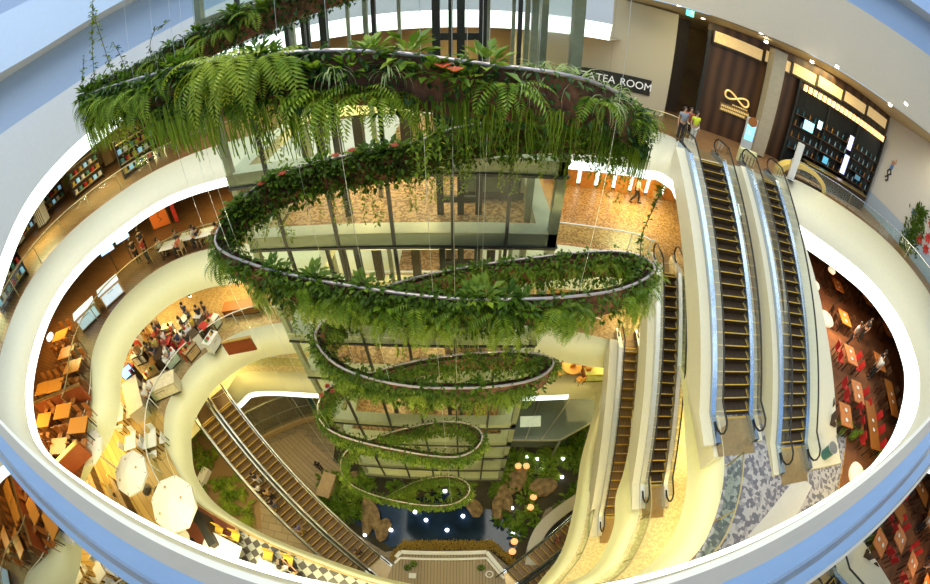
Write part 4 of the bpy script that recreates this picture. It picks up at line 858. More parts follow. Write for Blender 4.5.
# ------------------------------------------------------------------ right wing of the upper floor
def wallp(nm, a, b, z0, z1, m): return struct(nm, MB().poly([(a[0], a[1], z0), (b[0], b[1], z0), (b[0], b[1], z1), (a[0], a[1], z1)]), m)
TEAW = tex_mat('cream_stone_panels', 'brick', (.62, .54, .38), (.60, .52, .36), 1, .45, mort=(.48, .41, .28), w=3, h=1.6, msz=.008, coord='Generated', ratio=(4, 4, 5))
A0, A1 = Vector((2.5, 21.9)), Vector((11.35, 20.25))
wallp('wall_back', A0, A1, Z1, 1.4, TEAW)
wallp('wall_back', (11.35, 20.25), (12.0, 22.3), Z1, 1.4, mat('tan_reveal', (.34, .24, .12), .4, var=.1)); wallp('wall_back', (12.0, 22.3), (13.2, 22), Z1, 1.4, DARK)
B0, B1 = Vector((12.9, 19.5)), Vector((26.8, 14.3)); bd = (B1-B0).normalized(); bn = Vector((bd.y, -bd.x)); ba = math.atan2(bd.y, bd.x)
wallp('wall_right', B0, B1, Z1, 2.4, WOODD)
wallp('wall_right', (26.8, 14.3), (28.2, 2.0), Z1, 3.0, mat('pale_mural_wall', (.58, .54, .50), .5, var=.02))
def onB(u, off=0, z=Z1): q = B0+bd*u+bn*off; return Vector((q.x, q.y, z))
LB_ = (B1-B0).length
# pillar, frames and lit panels above the shopfront
t = thing('door_frame', 'dark metal frame at the left end of the dark wood wall', 'frame', onB(.1, .12), ba); MB().box((0, 0, 3.1), (.18, .2, 6.2)).build('jamb', BLACK, t)
pp = at(739, 152, Z1); t = thing('pillar', 'square beige pillar in front of the dark wood wall', 'pillar', (pp.x+1.75, pp.y+.5, Z1+.01), ba); MB().box((0, 0, 3.35), (.85, .85, 6.5)).build('shaft', mat('beige_stone', (.42, .36, .25), .5, var=.06), t)
LIT = mat('lit_cream_panel', (.75, .55, .28), .5, emit=.3, ecol=(1, .68, .3))
edges = [.3, 3.6, 5.6, 7.6, 9.9, 12.2, LB_-.3]
for k in range(6):
    a, b = edges[k]+.1, edges[k+1]-.1; t = thing('transom_light', ['lit cream transom panel left of the pillar', 'lit cream transom panel just left of the pillar', 'lit cream transom panel just right of the pillar', 'lit cream transom panel at the left of the bar', 'lit cream transom panel over the middle of the bar', 'lit cream transom panel nearest the mural wall'][k], 'light panel', onB((a+b)/2, .10, .45+.09*k), ba)
    MB().box((0, 0, .35), (b-a, .12, .7)).build('panel', LIT, t); MB().box((0, -.02, -.06), (b-a+.2, .2, .12)).build('sill_beam', DARK, t)
    for s in (-1, 1): MB().box((s*(b-a)/2+s*.05, -.02, .3), (.1, .2, .8)).build('mullion', DARK, t)
# brass emblem with its lettering
t = thing('emblem_sign', 'brass looping ribbon emblem over gold lettering on dark wood', 'sign', onB(2.45, .10, -2.45), ba); t.scale = (.85,)*3
lp = [(.95*math.cos(a)*1.0, -.05, .28*math.sin(2*a)+.12*math.cos(a)*-1) for a in [2*PI*i/40 for i in range(40)]]
MB().tube(lp, .075, 6, True).build('ribbon_loop', mat('lit_brass', (.85, .6, .2), .3, .6, emit=.5, ecol=(1, .7, .25)), t, True)
npl = MB().box((0, -.02, -.95), (2.3, .04, .6)).build('name_plate', mat('bronze_dark', (.32, .2, .08), .4, .5), t)
for r_, (z, n, x0) in enumerate(((-.55, 9, -.2), (-.85, 16, -1.0), (-1.1, 14, -1.0))):
    m = MB()
    for i in range(n): m.box((x0+i*.14, -.05, z), (.08, .04, .15 if r_ else .09))
    m.build('lettering', MATS['lit_brass'], npl)
# tea room sign
ad = (A1-A0).normalized(); an = Vector((ad.y, -ad.x)); aa = math.atan2(ad.y, ad.x)
q = A1-ad*2.35+an*.06; t = thing('tea_room_sign', 'black sign reading TEA ROOM in white serif capitals', 'sign', (q.x-.45, q.y+.1, -3.55), aa)
tp = MB().box((-.4, 0, 0), (4.2, .08, .95)).build('panel', BLACK, t)
def text(body, size, loc, rz, m, parent=None, name='lettering', ext=.01):
    c = bpy.data.curves.new(name, 'FONT'); c.body = body; c.size = size; c.extrude = ext; c.align_x = 'CENTER'; c.align_y = 'CENTER'
    o = bpy.data.objects.new('temporary', c); COL.objects.link(o); dg = bpy.context.evaluated_depsgraph_get(); dg.update()
    me = bpy.data.meshes.new_from_object(o.evaluated_get(dg)); bpy.data.objects.remove(o); me.name = name; me.materials.clear(); me.materials.append(m)
    w = ob(name, me, parent, loc); w.rotation_euler = (PI/2, 0, rz); return w
LETW = mat('white_lettering', (.85, .85, .82), .5, emit=.25)
for wd, x_ in (('ZA', -2.0), ('TEA', -.98), ('ROOM', .80)): text(wd, .64, (x_, -.05, 0), 0, LETW, tp)
# kiosk with a blue screen, white totem, curved yellow bench
kp = at(742, 158, Z1); t = thing('information_kiosk', 'slim grey kiosk with glowing blue screen before the beige pillar', 'kiosk', (kp.x, kp.y, Z1+.01), ba)
MB().box((0, 0, 1.15), (.62, .16, 2.3)).build('body', GREYW, t); scr = MB().box((0, -.09, 1.5), (.5, .02, .85)).build('screen', mat('kiosk_screen', (.2, .55, .9), .3, emit=1.3), t)
MB().lathe([(.27, -.0), (.27, .02)], 16).build('arc_top', WOOD, t, False, (0, -.09, 2.12)).rotation_euler = (PI/2, 0, 0)
m = MB()
for i, w in enumerate((.2, .26, .3)): m.box((-.05, -.105, 1.6-.09*i), (w, .01, .04))
m.build('screen_writing', LETW, scr)
kp = at(790, 179, Z1); t = thing('totem', 'plain white upright totem slab on the right landing', 'totem', (kp.x, kp.y, Z1+.01), ba); MB().box((0, 0, 1.1), (.42, .14, 2.2)).build('slab', WHITE, t); MB().box((0, 0, .03), (.55, .3, .06)).build('foot', STEEL, t)
kp = at(812, 190, Z1); t = thing('curved_bench', 'curved yellow arch shaped bench on the right balcony', 'bench', (kp.x-.2, kp.y+.9, Z1+.01), ba)
arc = [(1.9*math.cos(a), 0, 1.0*math.sin(a)) for a in [PI*i/20 for i in range(21)]]
m = MB(); m.loft([[(x, -.35, z) for x, y, z in arc], [(x, .35, z) for x, y, z in arc]]); m.loft([[(x, .35, z) for x, y, z in arc], [(x*.82, .35, z*.75) for x, y, z in arc]]); m.loft([[(x*.82, -.35, z*.75) for x, y, z in arc], [(x, -.35, z) for x, y, z in arc]]); m.build('arch_shell', mat('yellow_shell', (.75, .55, .16), .4, var=.05), t, True)
MB().box((.4, -.1, .3), (1.9, .5, .1)).build('seat_board', TANW, t)
kp = at(744, 168, Z1); t = thing('barrier_stand', 'small pale yellow planter stand between the upper escalators', 'stand', (kp.x+.4, kp.y+.5, Z1+.01), ba); MB().box((0, 0, .45), (1.0, .3, .7)).build('panel', mat('pale_yellow', (.75, .72, .38), .5), t)
for s in (-.4, -.2, 0, .2, .4): MB().box((s, -.16, .3), (.05, .02, .5)).build('dark_slot', DARK, t)
# the bar: shelves of bottles behind, row of lit lanterns, screens
U0, U1 = 6.3, LB_-.3; bw = U1-U0
t = thing('bar_display', 'dark glazed bar front glittering with blue light', 'bar', onB((U0+U1)/2, .16, Z1+.01), ba)
MB().box((0, .0, 2.8), (bw, .1, 5.6)).build('back_panel', mat('bar_black', (.015, .018, .02), .15), t)
for z in (1.15, 1.9, 2.65, 3.4): MB().box((0, -.16, z), (bw*.96, .28, .05)).build('shelf', WOODD, t)
for x in (-bw/2, -bw*.18, bw*.16, bw/2): MB().box((x, -.1, 2.8), (.12, .3, 5.6)).build('frame_post', BLACK, t)
for k, (x, z, w, h) in enumerate(((bw*.11, 1.25, .5, 1.5), (bw*.10, 3.0, .42, 1.1), (-bw*.35, 2.7, .9, .7), (-bw*.1, 1.3, .5, .5), (-bw*.25, 3.2, .4, .6), (bw*.3, 1.5, .6, .35))):
    q = onB((U0+U1)/2+x, .55, Z1+z); board('screen', ['tall violet blue light column low in the bar', 'tall violet blue light column high in the bar', 'wide blue screen at the left of the bar', 'small blue light panel near the bar floor', 'small blue screen high at the left', 'dim blue panel right of the light columns'][k], q, w, h, ba, mat('bar_glow%d' % k, [(.45, .5, 1), (.6, .55, 1), (.3, .7, 1), (.1, .4, .6), (.5, .85, 1), (.1, .25, .35)][k], .3, emit=[1.6, 2.0, 1.5, .8, 1.2, .5][k]), BLACK, Z1+z, 'screen')
bt = [MB().lathe([(.05, 0), (.055, .2), (.02, .27), (.02, .36), (.001, .365)], 8).mesh('bottle', m) for m in (mat('teal_bottle', (.02, .12, .16), .15, emit=.05), mat('amber_bottle', (.3, .13, .02), .15, emit=.05), mat('pale_bottle', (.2, .32, .36), .15, emit=.08))]
for z in (1.175, 1.925, 2.675, 3.425):
    for i in range(16):
        x = -bw*.46+i*bw*.92/15+R.uniform(-.05, .05)
        if min(abs(x-v) for v in (-bw*.18, bw*.16)) < .15: continue
        tag(ob('bottle', R.choice(bt), None, onB((U0+U1)/2+x, .16+.14, Z1+.012+z)), f'small bottle on the {["lowest", "second", "third", "top"][int((z-1)/.75)]} shelf of the dark bar', 'bottle', f'bottles on the {["lowest", "second", "third", "top"][int((z-1)/.75)]} bar shelf')
ln = MB().box((0, 0, 0), (.2, .2, .40)).mesh('lantern_shade', mat('lantern_glow', (1, .75, .45), .4, emit=1.5, ecol=(1, .50, .2))); lt = MB().box((0, 0, .24), (.3, .24, .06)).mesh('lantern_cap', DARK)
for i in range(20):
    t = thing('lantern', 'small glowing lantern in the row along the top of the bar', 'lantern', onB(U0+.4+i*(bw-.8)/19, .5, Z1+5.25), ba, 'lantern row of the bar'); ob('lantern_shade', ln, t); ob('lantern_cap', lt, t)
q = onB(U0+bw*.5, 1.6); t = thing('bar_counter', 'low dark bar counter with brass top before the bar', 'counter', (q.x, q.y, Z1+.01), ba); MB().box((0, 0, .5), (bw*.7, .6, 1.0)).build('body', DARK, t); MB().box((0, 0, 1.03), (bw*.72, .75, .06)).build('worktop', GOLD, t)
# mural on the pale wall
md = Vector((28.2-26.8, 2.0-14.3)).normalized(); mn = Vector((md.y, -md.x)); ma = math.atan2(md.y, md.x)
def onM(u, z, off=.03): q = Vector((26.8, 14.3))+md*u+mn*off; return Vector((q.x, q.y, z))
t = thing('wall_figure', 'small painted acrobat in blue top climbing the pale wall', 'mural', onM(1.2, -1.6), ma)
m = MB().m(0); 
def strip(mb, pts, w): mb.tube([(x, -.02, z) for x, z in pts], w, 5)
strip(m, [(.1, .62), (.06, .3)], .13); m.build('blue_top', cloth((.08, .2, .5)), t); m = MB(); strip(m, [(.06, .25), (.22, -.05), (0, -.2), (.12, -.55), (-.05, -.7)], .07); strip(m, [(.02, .25), (-.16, .0), (-.02, -.3), (-.2, -.5)], .06); m.build('dark_legs', BLACK, t)
m = MB(); strip(m, [(.12, .6), (.32, .9), (.3, 1.15)], .05); strip(m, [(.1, .6), (-.05, .85)], .05); m.lathe([(.001, -.13), (.1, -.05), (.1, .06), (.001, .13)], 8, (.12, -.02, .85)); m.build('head_and_arms', SKIN, t)
t = thing('wall_lettering', 'dark script lettering Dog painted on the pale wall', 'lettering', onM(6.3, -1.05), ma); text('Dog', 1.15, (0, -.03, 0), 0, BLACK, t)
mu = MB().m(0); rr = random.Random(3)
for k in range(520):
    z = rr.uniform(-2.0, 1.6); x = .45*(1.7-abs(z)*.35)*rr.gauss(0, .55); leafq(mu, Vector((x, -.02-.05*rr.random(), z)), Vector((rr.uniform(-1, 1), -.3, rr.uniform(-.4, 1))), Vector((0, -1, 0)), .32, .13)
t = thing('wall_plant', 'dark green climbing plant growing up the pale mural wall', 'plant', onM(4.9, -3.3), ma); mu.build('foliage', MIXED, t); MB().tube([(0, -.03, -2), (.05, -.03, 0), (0, -.03, 1.5)], .04, 5).build('stem', DARK, t)
for k, (u, z) in enumerate(((6.0, -2.1), (6.2, -3.0), (5.6, -3.6), (6.5, -2.5), (6.4, -3.7))):
    f = MB()
    for a in range(7): leafq(f, Vector((0, 0, 0)), Vector((math.cos(a*.9), -.25, math.sin(a*.9))), Vector((0, -1, 0)), .38, .2)
    o = f.build('wall_flower', RED, None, False, onM(u, z, .08)); o.rotation_euler = (0, 0, ma); tag(o, 'large red flower on the pale wall beside the climbing plant', 'flower', 'red flowers on the mural wall')
m = MB()
for k in range(5): leafq(m, Vector((0, 0, 0)), Vector((math.cos(k*1.3), -.2, math.sin(k*1.3))), Vector((0, -1, 0)), .3, .15)
o = m.build('wall_butterfly', cloth((.15, .25, .45)), None, False, onM(4.3, -2.5, .06)); o.rotation_euler = (0, 0, ma); tag(o, 'small blue butterfly shape above the climbing plant', 'ornament')
struct('baseboard_right', MB().poly([tuple(onM(0, Z1+.0, .05)), tuple(onM(12, Z1, .05)), tuple(onM(12, Z1+1.3, .05)), tuple(onM(0, Z1+1.3, .05))]), mat('blue_grey_wainscot', (.36, .42, .52), .35, var=.04))
# downlights in the right soffit
dl_ring = MB().lathe([(.09, -.01), (.13, -.01), (.13, .03), (.09, .03)], 14, cap=False).mesh('trim_ring', STEELW, True)
for k, (px, py) in enumerate(((679, 7), (703, 18), (761, 33), (766, 42), (812, 62), (837, 67), (890, 105), (906, 104))):
    lamp(at(px, py, 1.75+.1*k*0+.0) if 0 else (lambda d: d*(22.8/math.hypot(d.x, d.y)))(ray(px, py)), 'round white downlight in the soffit of the right wing', 'downlights of the right soffit', 1.5, 'downlight', dl_ring)
d = ray(690, 13); t = thing('exit_sign', 'small lit turquoise exit sign at the left of the soffit', 'sign', d*(21/math.hypot(d.x, d.y)), aa); MB().box((0, 0, 0), (.42, .06, .36)).build('panel', mat('turquoise_lit', (.1, .8, .75), .4, emit=1.2), t); MB().box((0, 0, .3), (.04, .04, .3)).build('bracket', STEEL, t)
# back of the upper floor: tall windows with white frames, seen through the shaft
# granite floor, second level: slatted orange wall with bright gaps
ow = at(600, 190, Z2); t = thing('slatted_screen', 'orange wood wall with tall bright slots behind the granite floor', 'screen wall', (ow.x-3, ow.y+.5, Z2+.01), -.12)
for k in range(8):
    MB().box((k*1.1, 0, 1.25), (.85, .15, 2.5)).build('wood_panel', mat('orange_panel', (.50, .19, .04), .4, var=.12), t)
    if k < 7: MB().box((k*1.1+.55, .05, 1.3), (.20, .05, 2.2)).build('lit_slot', mat('lit_slot', (1, .97, .9), .3, emit=2.2), t)
ow = at(673, 196, Z2); cabinet(ow.x, ow.y+.6, Z2, 2.4, .8, 1.1, -.2, mat('rust_panel', (.42, .11, .03), .4), WOOD, 'rust red reception desk at the right of the granite floor', 'desk', 'reception_desk')
ow = at(655, 198, Z2); t = thing('potted_palm', 'potted orange flowering plant near the reception desk', 'plant', (ow.x, ow.y, Z2+.01)); MB().lathe([(.18, 0), (.25, .5), (.22, .5)], 12).build('pot', TANW, t); ob('foliage', broad_mesh(90, 30, .5), t, (0, 0, .55)).scale = (1.3,)*3
# third level back: orange tables seen under the spiral
for k, (px, py, lb) in enumerate(((563, 352, 'orange round lounge table under the spiral, upper'), (572, 366, 'orange round lounge table under the spiral, lower'))):
    p = at(px, py, Z4+.6); table(p.x, p.y, Z4, 1.3, 1.3, .6, mat('bright_orange', (.75, .36, .05), .4, var=.1), lb, 0, None, True)
    for a in range(4): chair(p.x+1.05*math.cos(a*PI/2+.4), p.y+1.05*math.sin(a*PI/2+.4), Z4, a*PI/2+.4+PI/2, mat('orange_seat', (.68, .34, .06), .5), f'orange chair round the {lb.split(",")[1].strip()} lounge table', f'chairs of the {lb.split(",")[1].strip()} lounge table')
p0, p1 = at(582, 345, Z4+1), at(589, 370, Z4+1); wall_run((p0.x, p0.y), (p1.x, p1.y), Z4, 1.1, .3, MATS['rust_panel'], 'rust red low wall right of the lounge tables')
p = at(597, 368, Z4+.9); cabinet(p.x+.3, p.y-.2, Z4, 2.2, .5, .8, 0, MATS['rust_panel'], mat('lime_top', (.55, .6, .2), .4), 'red bench with lime green top beside the lounge', 'bench', 'bench')
# ------------------------------------------------------------------ right, second level: red lounge
RW = mat('red_brown_wood', (.55, .18, .04), .35, var=.2); REDS = mat('scarlet_seat', (.45, .02, .02), .5, var=.1)
rts = [(851, 355, 1.3), (880, 362, 1.3), (868, 300, 1.2), (873, 425, 2.6), (892, 398, 2.4), (838, 285, 1.2), (845, 318, 1.2), (888, 330, 1.2), (858, 392, 1.3), (846, 415, 1.2)]
rw = ['upper left one', 'upper right one', 'far middle one', 'long one beside the kerb', 'long one against the far wall', 'farthest one by the escalator', 'one below the oval pendant lamp', 'one deepest under the right balcony', 'small one between the long tables', 'one beside the potted palms']
for (px, py, w), lb in zip(rts, rw):
    p = at(px, py, Z2+.75); table(p.x, p.y, Z2+.015, w, .9, .75, RW if w < 2 else WOOD, f'red brown wooden table in the right lounge, {lb}', 1.1)
    for s in (-1, 1):
        for u in ((-.35, .35) if w < 2 else (-.8, 0, .8)):
            q = Vector((p.x, p.y))+Vector((u*math.cos(1.1)-s*.8*math.sin(1.1), u*math.sin(1.1)+s*.8*math.cos(1.1)))
            cr = rw.index(lb) in (0, 3, 8); chair(q.x, q.y, Z2+.015, 1.1+(PI if s > 0 else 0), REDS if cr else WOODD, f'{"scarlet" if cr else "dark wooden"} chair at the red brown table, {lb}', f'chairs at the {lb} in the lounge')
    for u in (-.3, .25): plate(p.x+u*.5, p.y+u*.8, Z2+.775, f'white plate on the red brown table, {lb}', f'plates on the {lb}')
for px, py, c, lb in ((846, 345, (.4, .4, .42), 'person in grey seated at the upper left lounge table'), (858, 340, BLK, 'person in black seated at the upper left lounge table'), (870, 372, BLK, 'person in black bending between the lounge tables'), (868, 378, WHT, 'person in white beside the black dressed one in the lounge')):
    p = at(px, py, Z2); person('stand', (p.x, p.y, Z2+.02), R.uniform(0, 6), c, BLK, lb)
for px, py, r_, lb in ((826, 318, .55, 'large oval pendant lamp shade in the lounge'), (813, 300, .45, 'small pendant shade beside the escalator'), (815, 285, .35, 'highest small pendant shade of the lounge'), (803, 258, .3, 'tiny pendant shade under the balcony edge'), (857, 474, .5, 'round cream lampshade near the blue skylit ledge'), (832, 270, .3, 'white lantern shade hung under the balcony')):
    p = at(px, py, Z2+2.0); t = thing('pendant_lamp', lb, 'lamp', p)
    MB().lathe([(r_*.9, -.12), (r_, 0), (r_*.7, .12), (.04, .2)], 16).build('shade', mat('peach_shade', (.85, .62, .42), .5, emit=.6, ecol=(1, .75, .5)), t, True); MB().tube([(0, 0, .2), (0, 0, 1.2)], .012, 5).build('cord', BLACK, t)
for k, (px, py) in enumerate(((850, 440), (838, 432), (878, 455))):
    p = at(px, py, Z2); t = thing('potted_palm', ['green potted palm by the foot of the right escalator', 'second green potted palm nearest the escalator handrail', 'green potted palm among the scarlet chairs'][k], 'plant', (p.x, p.y, Z2+.02)); MB().lathe([(.16, 0), (.22, .4), (.18, .4)], 12).build('pot', DARK, t); ob('foliage', KMESH['fern'][k], t, (0, 0, .6)).scale = (1.3,)*3
p = at(828, 452, Z2+.4); t = thing('waste_bin', 'teal round bin at the foot of the right escalator', 'bin', (p.x, p.y, Z2+.02)); MB().lathe([(.22, 0), (.26, .7), (.24, .7), (.2, .1)], 16).build('body', mat('teal_bin', (.04, .16, .16), .4), t); MB().lathe([(.28, .68), (.28, .74), (.22, .74)], 16).build('rim', STEEL, t)
# ------------------------------------------------------------------ left end of the upper floor: columns and shops
for k, (px, py, lb) in enumerate(((70, 190, 'tan column left of the planted balcony'), (115, 165, 'wide tan column behind the left end of the planter'), (50, 225, 'striped grey column before the left shops'), (25, 245, 'striped grey column at the far left'))):
    p = at(px, py, Z1); d = Vector((p.x, p.y-6, 0)).normalized(); t = thing('column', lb, 'column', (p.x+d.x*1.5, p.y+d.y*1.5, Z1+.01), .5); MB().box((0, 0, 1.85), (.8, .8, 3.6)).build('shaft', WALLC if k < 2 else GREYW, t); MB().box((0, 0, .08), (.9, .9, .16)).build('base', DARK, t)
    if k >= 2:
        for j in range(4): MB().box((-.3+j*.2, -.41, 1.85), (.05, .03, 3.4)).build('stripe', DARK, t)
for k, (px, py) in enumerate(((14, 285), (33, 222), (88, 182), (140, 160), (52, 203))):
    p = at(px, py, Z1+.5); d = Vector((p.x, p.y-6, 0)).normalized(); q = p+d*(.6 if p.length < 24 else 0)
    t = thing('shop_shelf', ['lit shop shelf at the far left edge', 'lit shop shelf between the striped columns', 'dim shop shelf behind the tan column', 'dim shop shelf under the large ferns', 'lit shop shelf left of the tan column'][k], 'shelf', (q.x, q.y, Z1+.01), math.atan2(d.y, d.x)-PI/2)
    MB().box((0, .3, 1.2), (2.6, .06, 2.4)).build('back', DARK, t)
    for j in range(4): MB().box((0, .1, .3+j*.6), (2.6, .4, .05)).build('shelf_board', TANW, t)
    for s in (-1.3, 1.3): MB().box((s, .1, 1.2), (.06, .45, 2.4)).build('side', BLACK, t)
    T = Matrix.Translation(t.location) @ Matrix.Rotation(t.rotation_euler.z, 4, 'Z')
    for j in range(3):
        for i in range(6): tag(MB().box((0, 0, .14), (.22, .2, .28)).build('goods_box', [mat('lit_blue_goods', (.3, .6, .8), .4, emit=.4), RED, WHITE, YEL, cloth((.1, .3, .25))][(i*2+j+k) % 5], None, False, T @ Vector((-1.1+i*.44, .02, .33+j*.6))), 'small box on the '+t['label'], 'box', 'boxes on the '+t['label'])
p = at(75, 200, Z1); t = thing('potted_palm', 'tall green palm between the left columns', 'plant', (p.x-.8, p.y+.6, Z1+.01)); MB().lathe([(.2, 0), (.3, .6), (.25, .6)], 12).build('pot', DARK, t); ob('foliage', KMESH['fern'][0], t, (0, 0, 1.6)).scale = (2,)*3; MB().tube([(0, 0, .5), (.05, 0, 1.6)], .05, 6).build('trunk', TANW, t)
# ------------------------------------------------------------------ ground: pond garden
WATER = mat('dark_pond_water', (.010, .022, .045), .10, var=.5, scale=.8, spec=.35)
def gp(px, py, dz=0): return at(px, py, ZG+dz)
def gpoly(pts, m, lift, name='floor'): return struct(name, MB().poly([(p.x, p.y, ZG+lift) for p in [gp(*q) for q in pts]]), m)
gpoly([(335, 446), (330, 490), (330, 515), (385, 552), (402, 549), (488, 549), (515, 572), (530, 545), (545, 510), (622, 462), (602, 452), (575, 448), (500, 446)][::-1], mat('dark_garden_soil', (.035, .030, .015), .9, var=.4, scale=1.0), .012)
gpoly([(372, 505), (352, 520), (392, 548), (405, 541), (490, 541), (512, 556), (522, 535), (505, 512), (480, 508), (470, 495), (440, 490), (420, 498)][::-1], WATER, .03)
gpoly([(510, 447), (577, 447), (603, 396), (515, 396)][::-1], mat('polished_grey_green', (.16, .19, .15), .15, var=.1), .015)
gpoly([(262, 447), (300, 432), (345, 470), (330, 500), (322, 498)][::-1], tex_mat('walk_boards', 'brick', (.36, .27, .15), (.30, .22, .12), 1, .5, w=3, h=.35, rot=.6), .02)
# deck with a double white coping
DECKW = tex_mat('deck_boards', 'brick', (.40, .31, .18), (.36, .27, .15), 1, .5, w=6, h=.22, rot=PI/2)
t = thing('timber_deck', 'tan timber viewing deck with white coping at the pond edge', 'deck', (0, 0, ZG+.02))
dk = [gp(397, 558), gp(402, 553), gp(486, 553), gp(503, 573)]; dk = [Vector((p.x, p.y)) for p in dk]; poly = dk+[Vector((3.5, -3)), Vector((-6.5, -3))]
MB().prism([tuple(p) for p in poly][::-1], 0, .35).build('boards', DECKW, t)
for w, h, off in ((.28, .55, 0), (.16, .75, .5)):
    for a, b in zip(dk, dk[1:]):
        MB().beam((a.x, a.y-off, h), (b.x, b.y-off, h), w, .12).build('coping', WHITE, t)
for px, py, lb in ((408, 565, 'dark round planter tub at the left corner of the deck'), (414, 561, 'second dark tub behind the left one on the deck'), (481, 565, 'dark round planter tub at the right of the deck')):
    p = gp(px, py, .5); t = thing('planter_tub', lb, 'planter', (p.x, p.y-.25, ZG+.375)); MB().lathe([(.18, 0), (.26, .35), (.22, .35)], 12).build('tub', BLACK, t); ob('foliage', KMESH['broad'][0], t, (0, 0, .4))
p = gp(413, 572, .5); tag(MB().box((0, 0, .2), (.5, .4, .4)).build('stool', WHITE, None, False, (p.x, p.y-.3, ZG+.375)), 'small white block stool on the deck', 'stool')
p = gp(489, 572, .5); t = thing('garden_table', 'small white ring topped table at the right of the deck', 'table', (p.x, p.y-.2, ZG+.375)); MB().lathe([(.2, .5), (.28, .52), (.28, .56), (.2, .56)], 16, cap=False).build('ring_top', WHITE, t); MB().tube([(0, 0, 0), (0, 0, .5)], .04, 6).build('pedestal', WHITE, t)
# straw coloured hedge along the coping
hb = MB(); rr = random.Random(5); hc = gp(445, 547)
for k in range(2600):
    px = rr.uniform(391, 520); y0 = 541+ (0 if px < 492 else (px-492)*.85) + (max(0, 405-px)*.9); p = gp(px, rr.uniform(y0, y0+9)); leafq(hb, p-hc+Vector((0, 0, rr.uniform(0, .35))), Vector((rr.uniform(-1, 1), rr.uniform(-1, 1), rr.uniform(.1, 1))), Vector((0, 0, 1)), rr.uniform(.12, .25), .07)
tag(hb.build('golden_hedge', leaf_mat('straw_leaf', (.22, .14, .02), (.42, .28, .05), (.55, .42, .12)), None, loc=hc), 'low straw coloured planting along the outer edge of the deck coping', 'hedge', kind='stuff')
# rocks
ROCKM = mat('mossy_rock', (.22, .15, .07), .9, var=.5, scale=2.5, bump=.5)
def rock(px, py, sx, sy, sz, label, group=None):
    p = gp(px, py, .2); bm = bmesh.new(); bmesh.ops.create_icosphere(bm, subdivisions=2, radius=1)
    for v in bm.verts: v.co *= 1+R.uniform(-.16, .16); v.co.x *= sx; v.co.y *= sy; v.co.z *= sz
    me = bpy.data.meshes.new('rock'); bm.to_mesh(me); bm.free(); me.materials.append(ROCKM); o = ob('rock', me, None, (p.x, p.y, ZG+sz*.6), R.uniform(0, 3)); tag(o, label, 'rock', group)
for px, py, sx, sy, lb in ((515, 482, 1.3, .8, 'long brown boulder below the shaft, left of two'), (543, 487, 1.2, .8, 'long brown boulder below the shaft, right of two'), (505, 498, 1.3, .6, 'flat brown boulder in the right of the pond'), (498, 508, 1.1, .5, 'low flat boulder at the pond bank'), (475, 508, .8, .6, 'dark round boulder right of the lowest loop'), (352, 482, .9, .6, 'brown boulder left of the lowest loop'), (368, 521, 1.2, .5, 'long gravelly bank stone left of the pond'), (383, 530, 1.0, .5, 'dark stone beside the left water edge'), (372, 513, 1.5, .6, 'pebbly mound above the left water')):
    rock(px, py, sx, sy, .5, lb)
# garden plants
gk = [('broad', 'dark broad leaved shrub'), ('fern', 'dark green fern')]
gpl = []
for k in range(120):
    zone = R.random()
    if zone < .38: px, py = R.uniform(565, 612), R.uniform(405, 470)
    elif zone < .72: px, py = R.uniform(488, 575), R.uniform(450, 535)
    elif zone < .9: px, py = R.uniform(322, 372), R.uniform(480, 535)
    else: px, py = R.uniform(340, 480), R.uniform(478, 500)
    if zone < .38 and py > 470-(px-565)*.0 : continue
    if px > 520 and py > 555-(px-520)*.95: continue
    p = gp(px, py); kd = R.choice(['broad', 'broad', 'fern']); zn = 'right garden bank' if zone < .38 else 'rocky garden right of the pond' if zone < .72 else 'garden left of the pond' if zone < .9 else 'bank under the shaft'
    o = ob('garden_shrub', R.choice(KMESH[kd]), None, (p.x, p.y, ZG+.25), R.uniform(0, 6)); o.scale = (R.uniform(1.8, 3.2),)*3
    tag(o, f'{dict(gk)[kd]} in the {zn}', 'shrub', f'{dict(gk)[kd]}s in the {zn}')
for k, (px, py) in enumerate(((518, 467), (526, 467), (530, 508), (533, 498), (514, 542), (512, 552))):
    p = gp(px, py, .4); t = thing('garden_lantern', ['orange round lantern in the upper garden, left of two', 'orange round lantern in the upper garden, right of two', 'yellow round lantern right of the pond', 'orange round lantern right of the flat boulder', 'peach round lantern at the right water edge', 'peach round lantern nearest the hedge'][k], 'lantern', (p.x, p.y, ZG+.03))
    MB().lathe([(.001, .9), (.2, .8), (.27, .6), (.2, .4), (.06, .35)], 12).build('globe', mat('orange_globe', (.8, .42, .15), .5, emit=.8, ecol=(1, .5, .2)), t, True); MB().tube([(0, 0, 0), (0, 0, .4)], .04, 6).build('post', BLACK, t)
for k, (px, py) in enumerate(((445, 491), (470, 499), (512, 508), (447, 530), (391, 530), (426, 520), (537, 459), (542, 468), (563, 459), (513, 533), (365, 535), (562, 477), (463, 516), (415, 512), (527, 457))):
    p = gp(px, py, .3); t = thing('pond_lamp', 'small glowing white globe lamp in the pond garden', 'lamp', (p.x, p.y, ZG+.035), 0, 'pond globe lamps')
    MB().lathe([(.001, .42), (.1, .38), (.14, .28), (.1, .18), (.04, .15)], 12).build('globe', mat('globe_glow', (.8, .85, 1), .4, emit=9, ecol=(.85, .88, 1)), t, True); MB().tube([(0, 0, 0), (0, 0, .2)], .03, 6).build('post', BLACK, t)
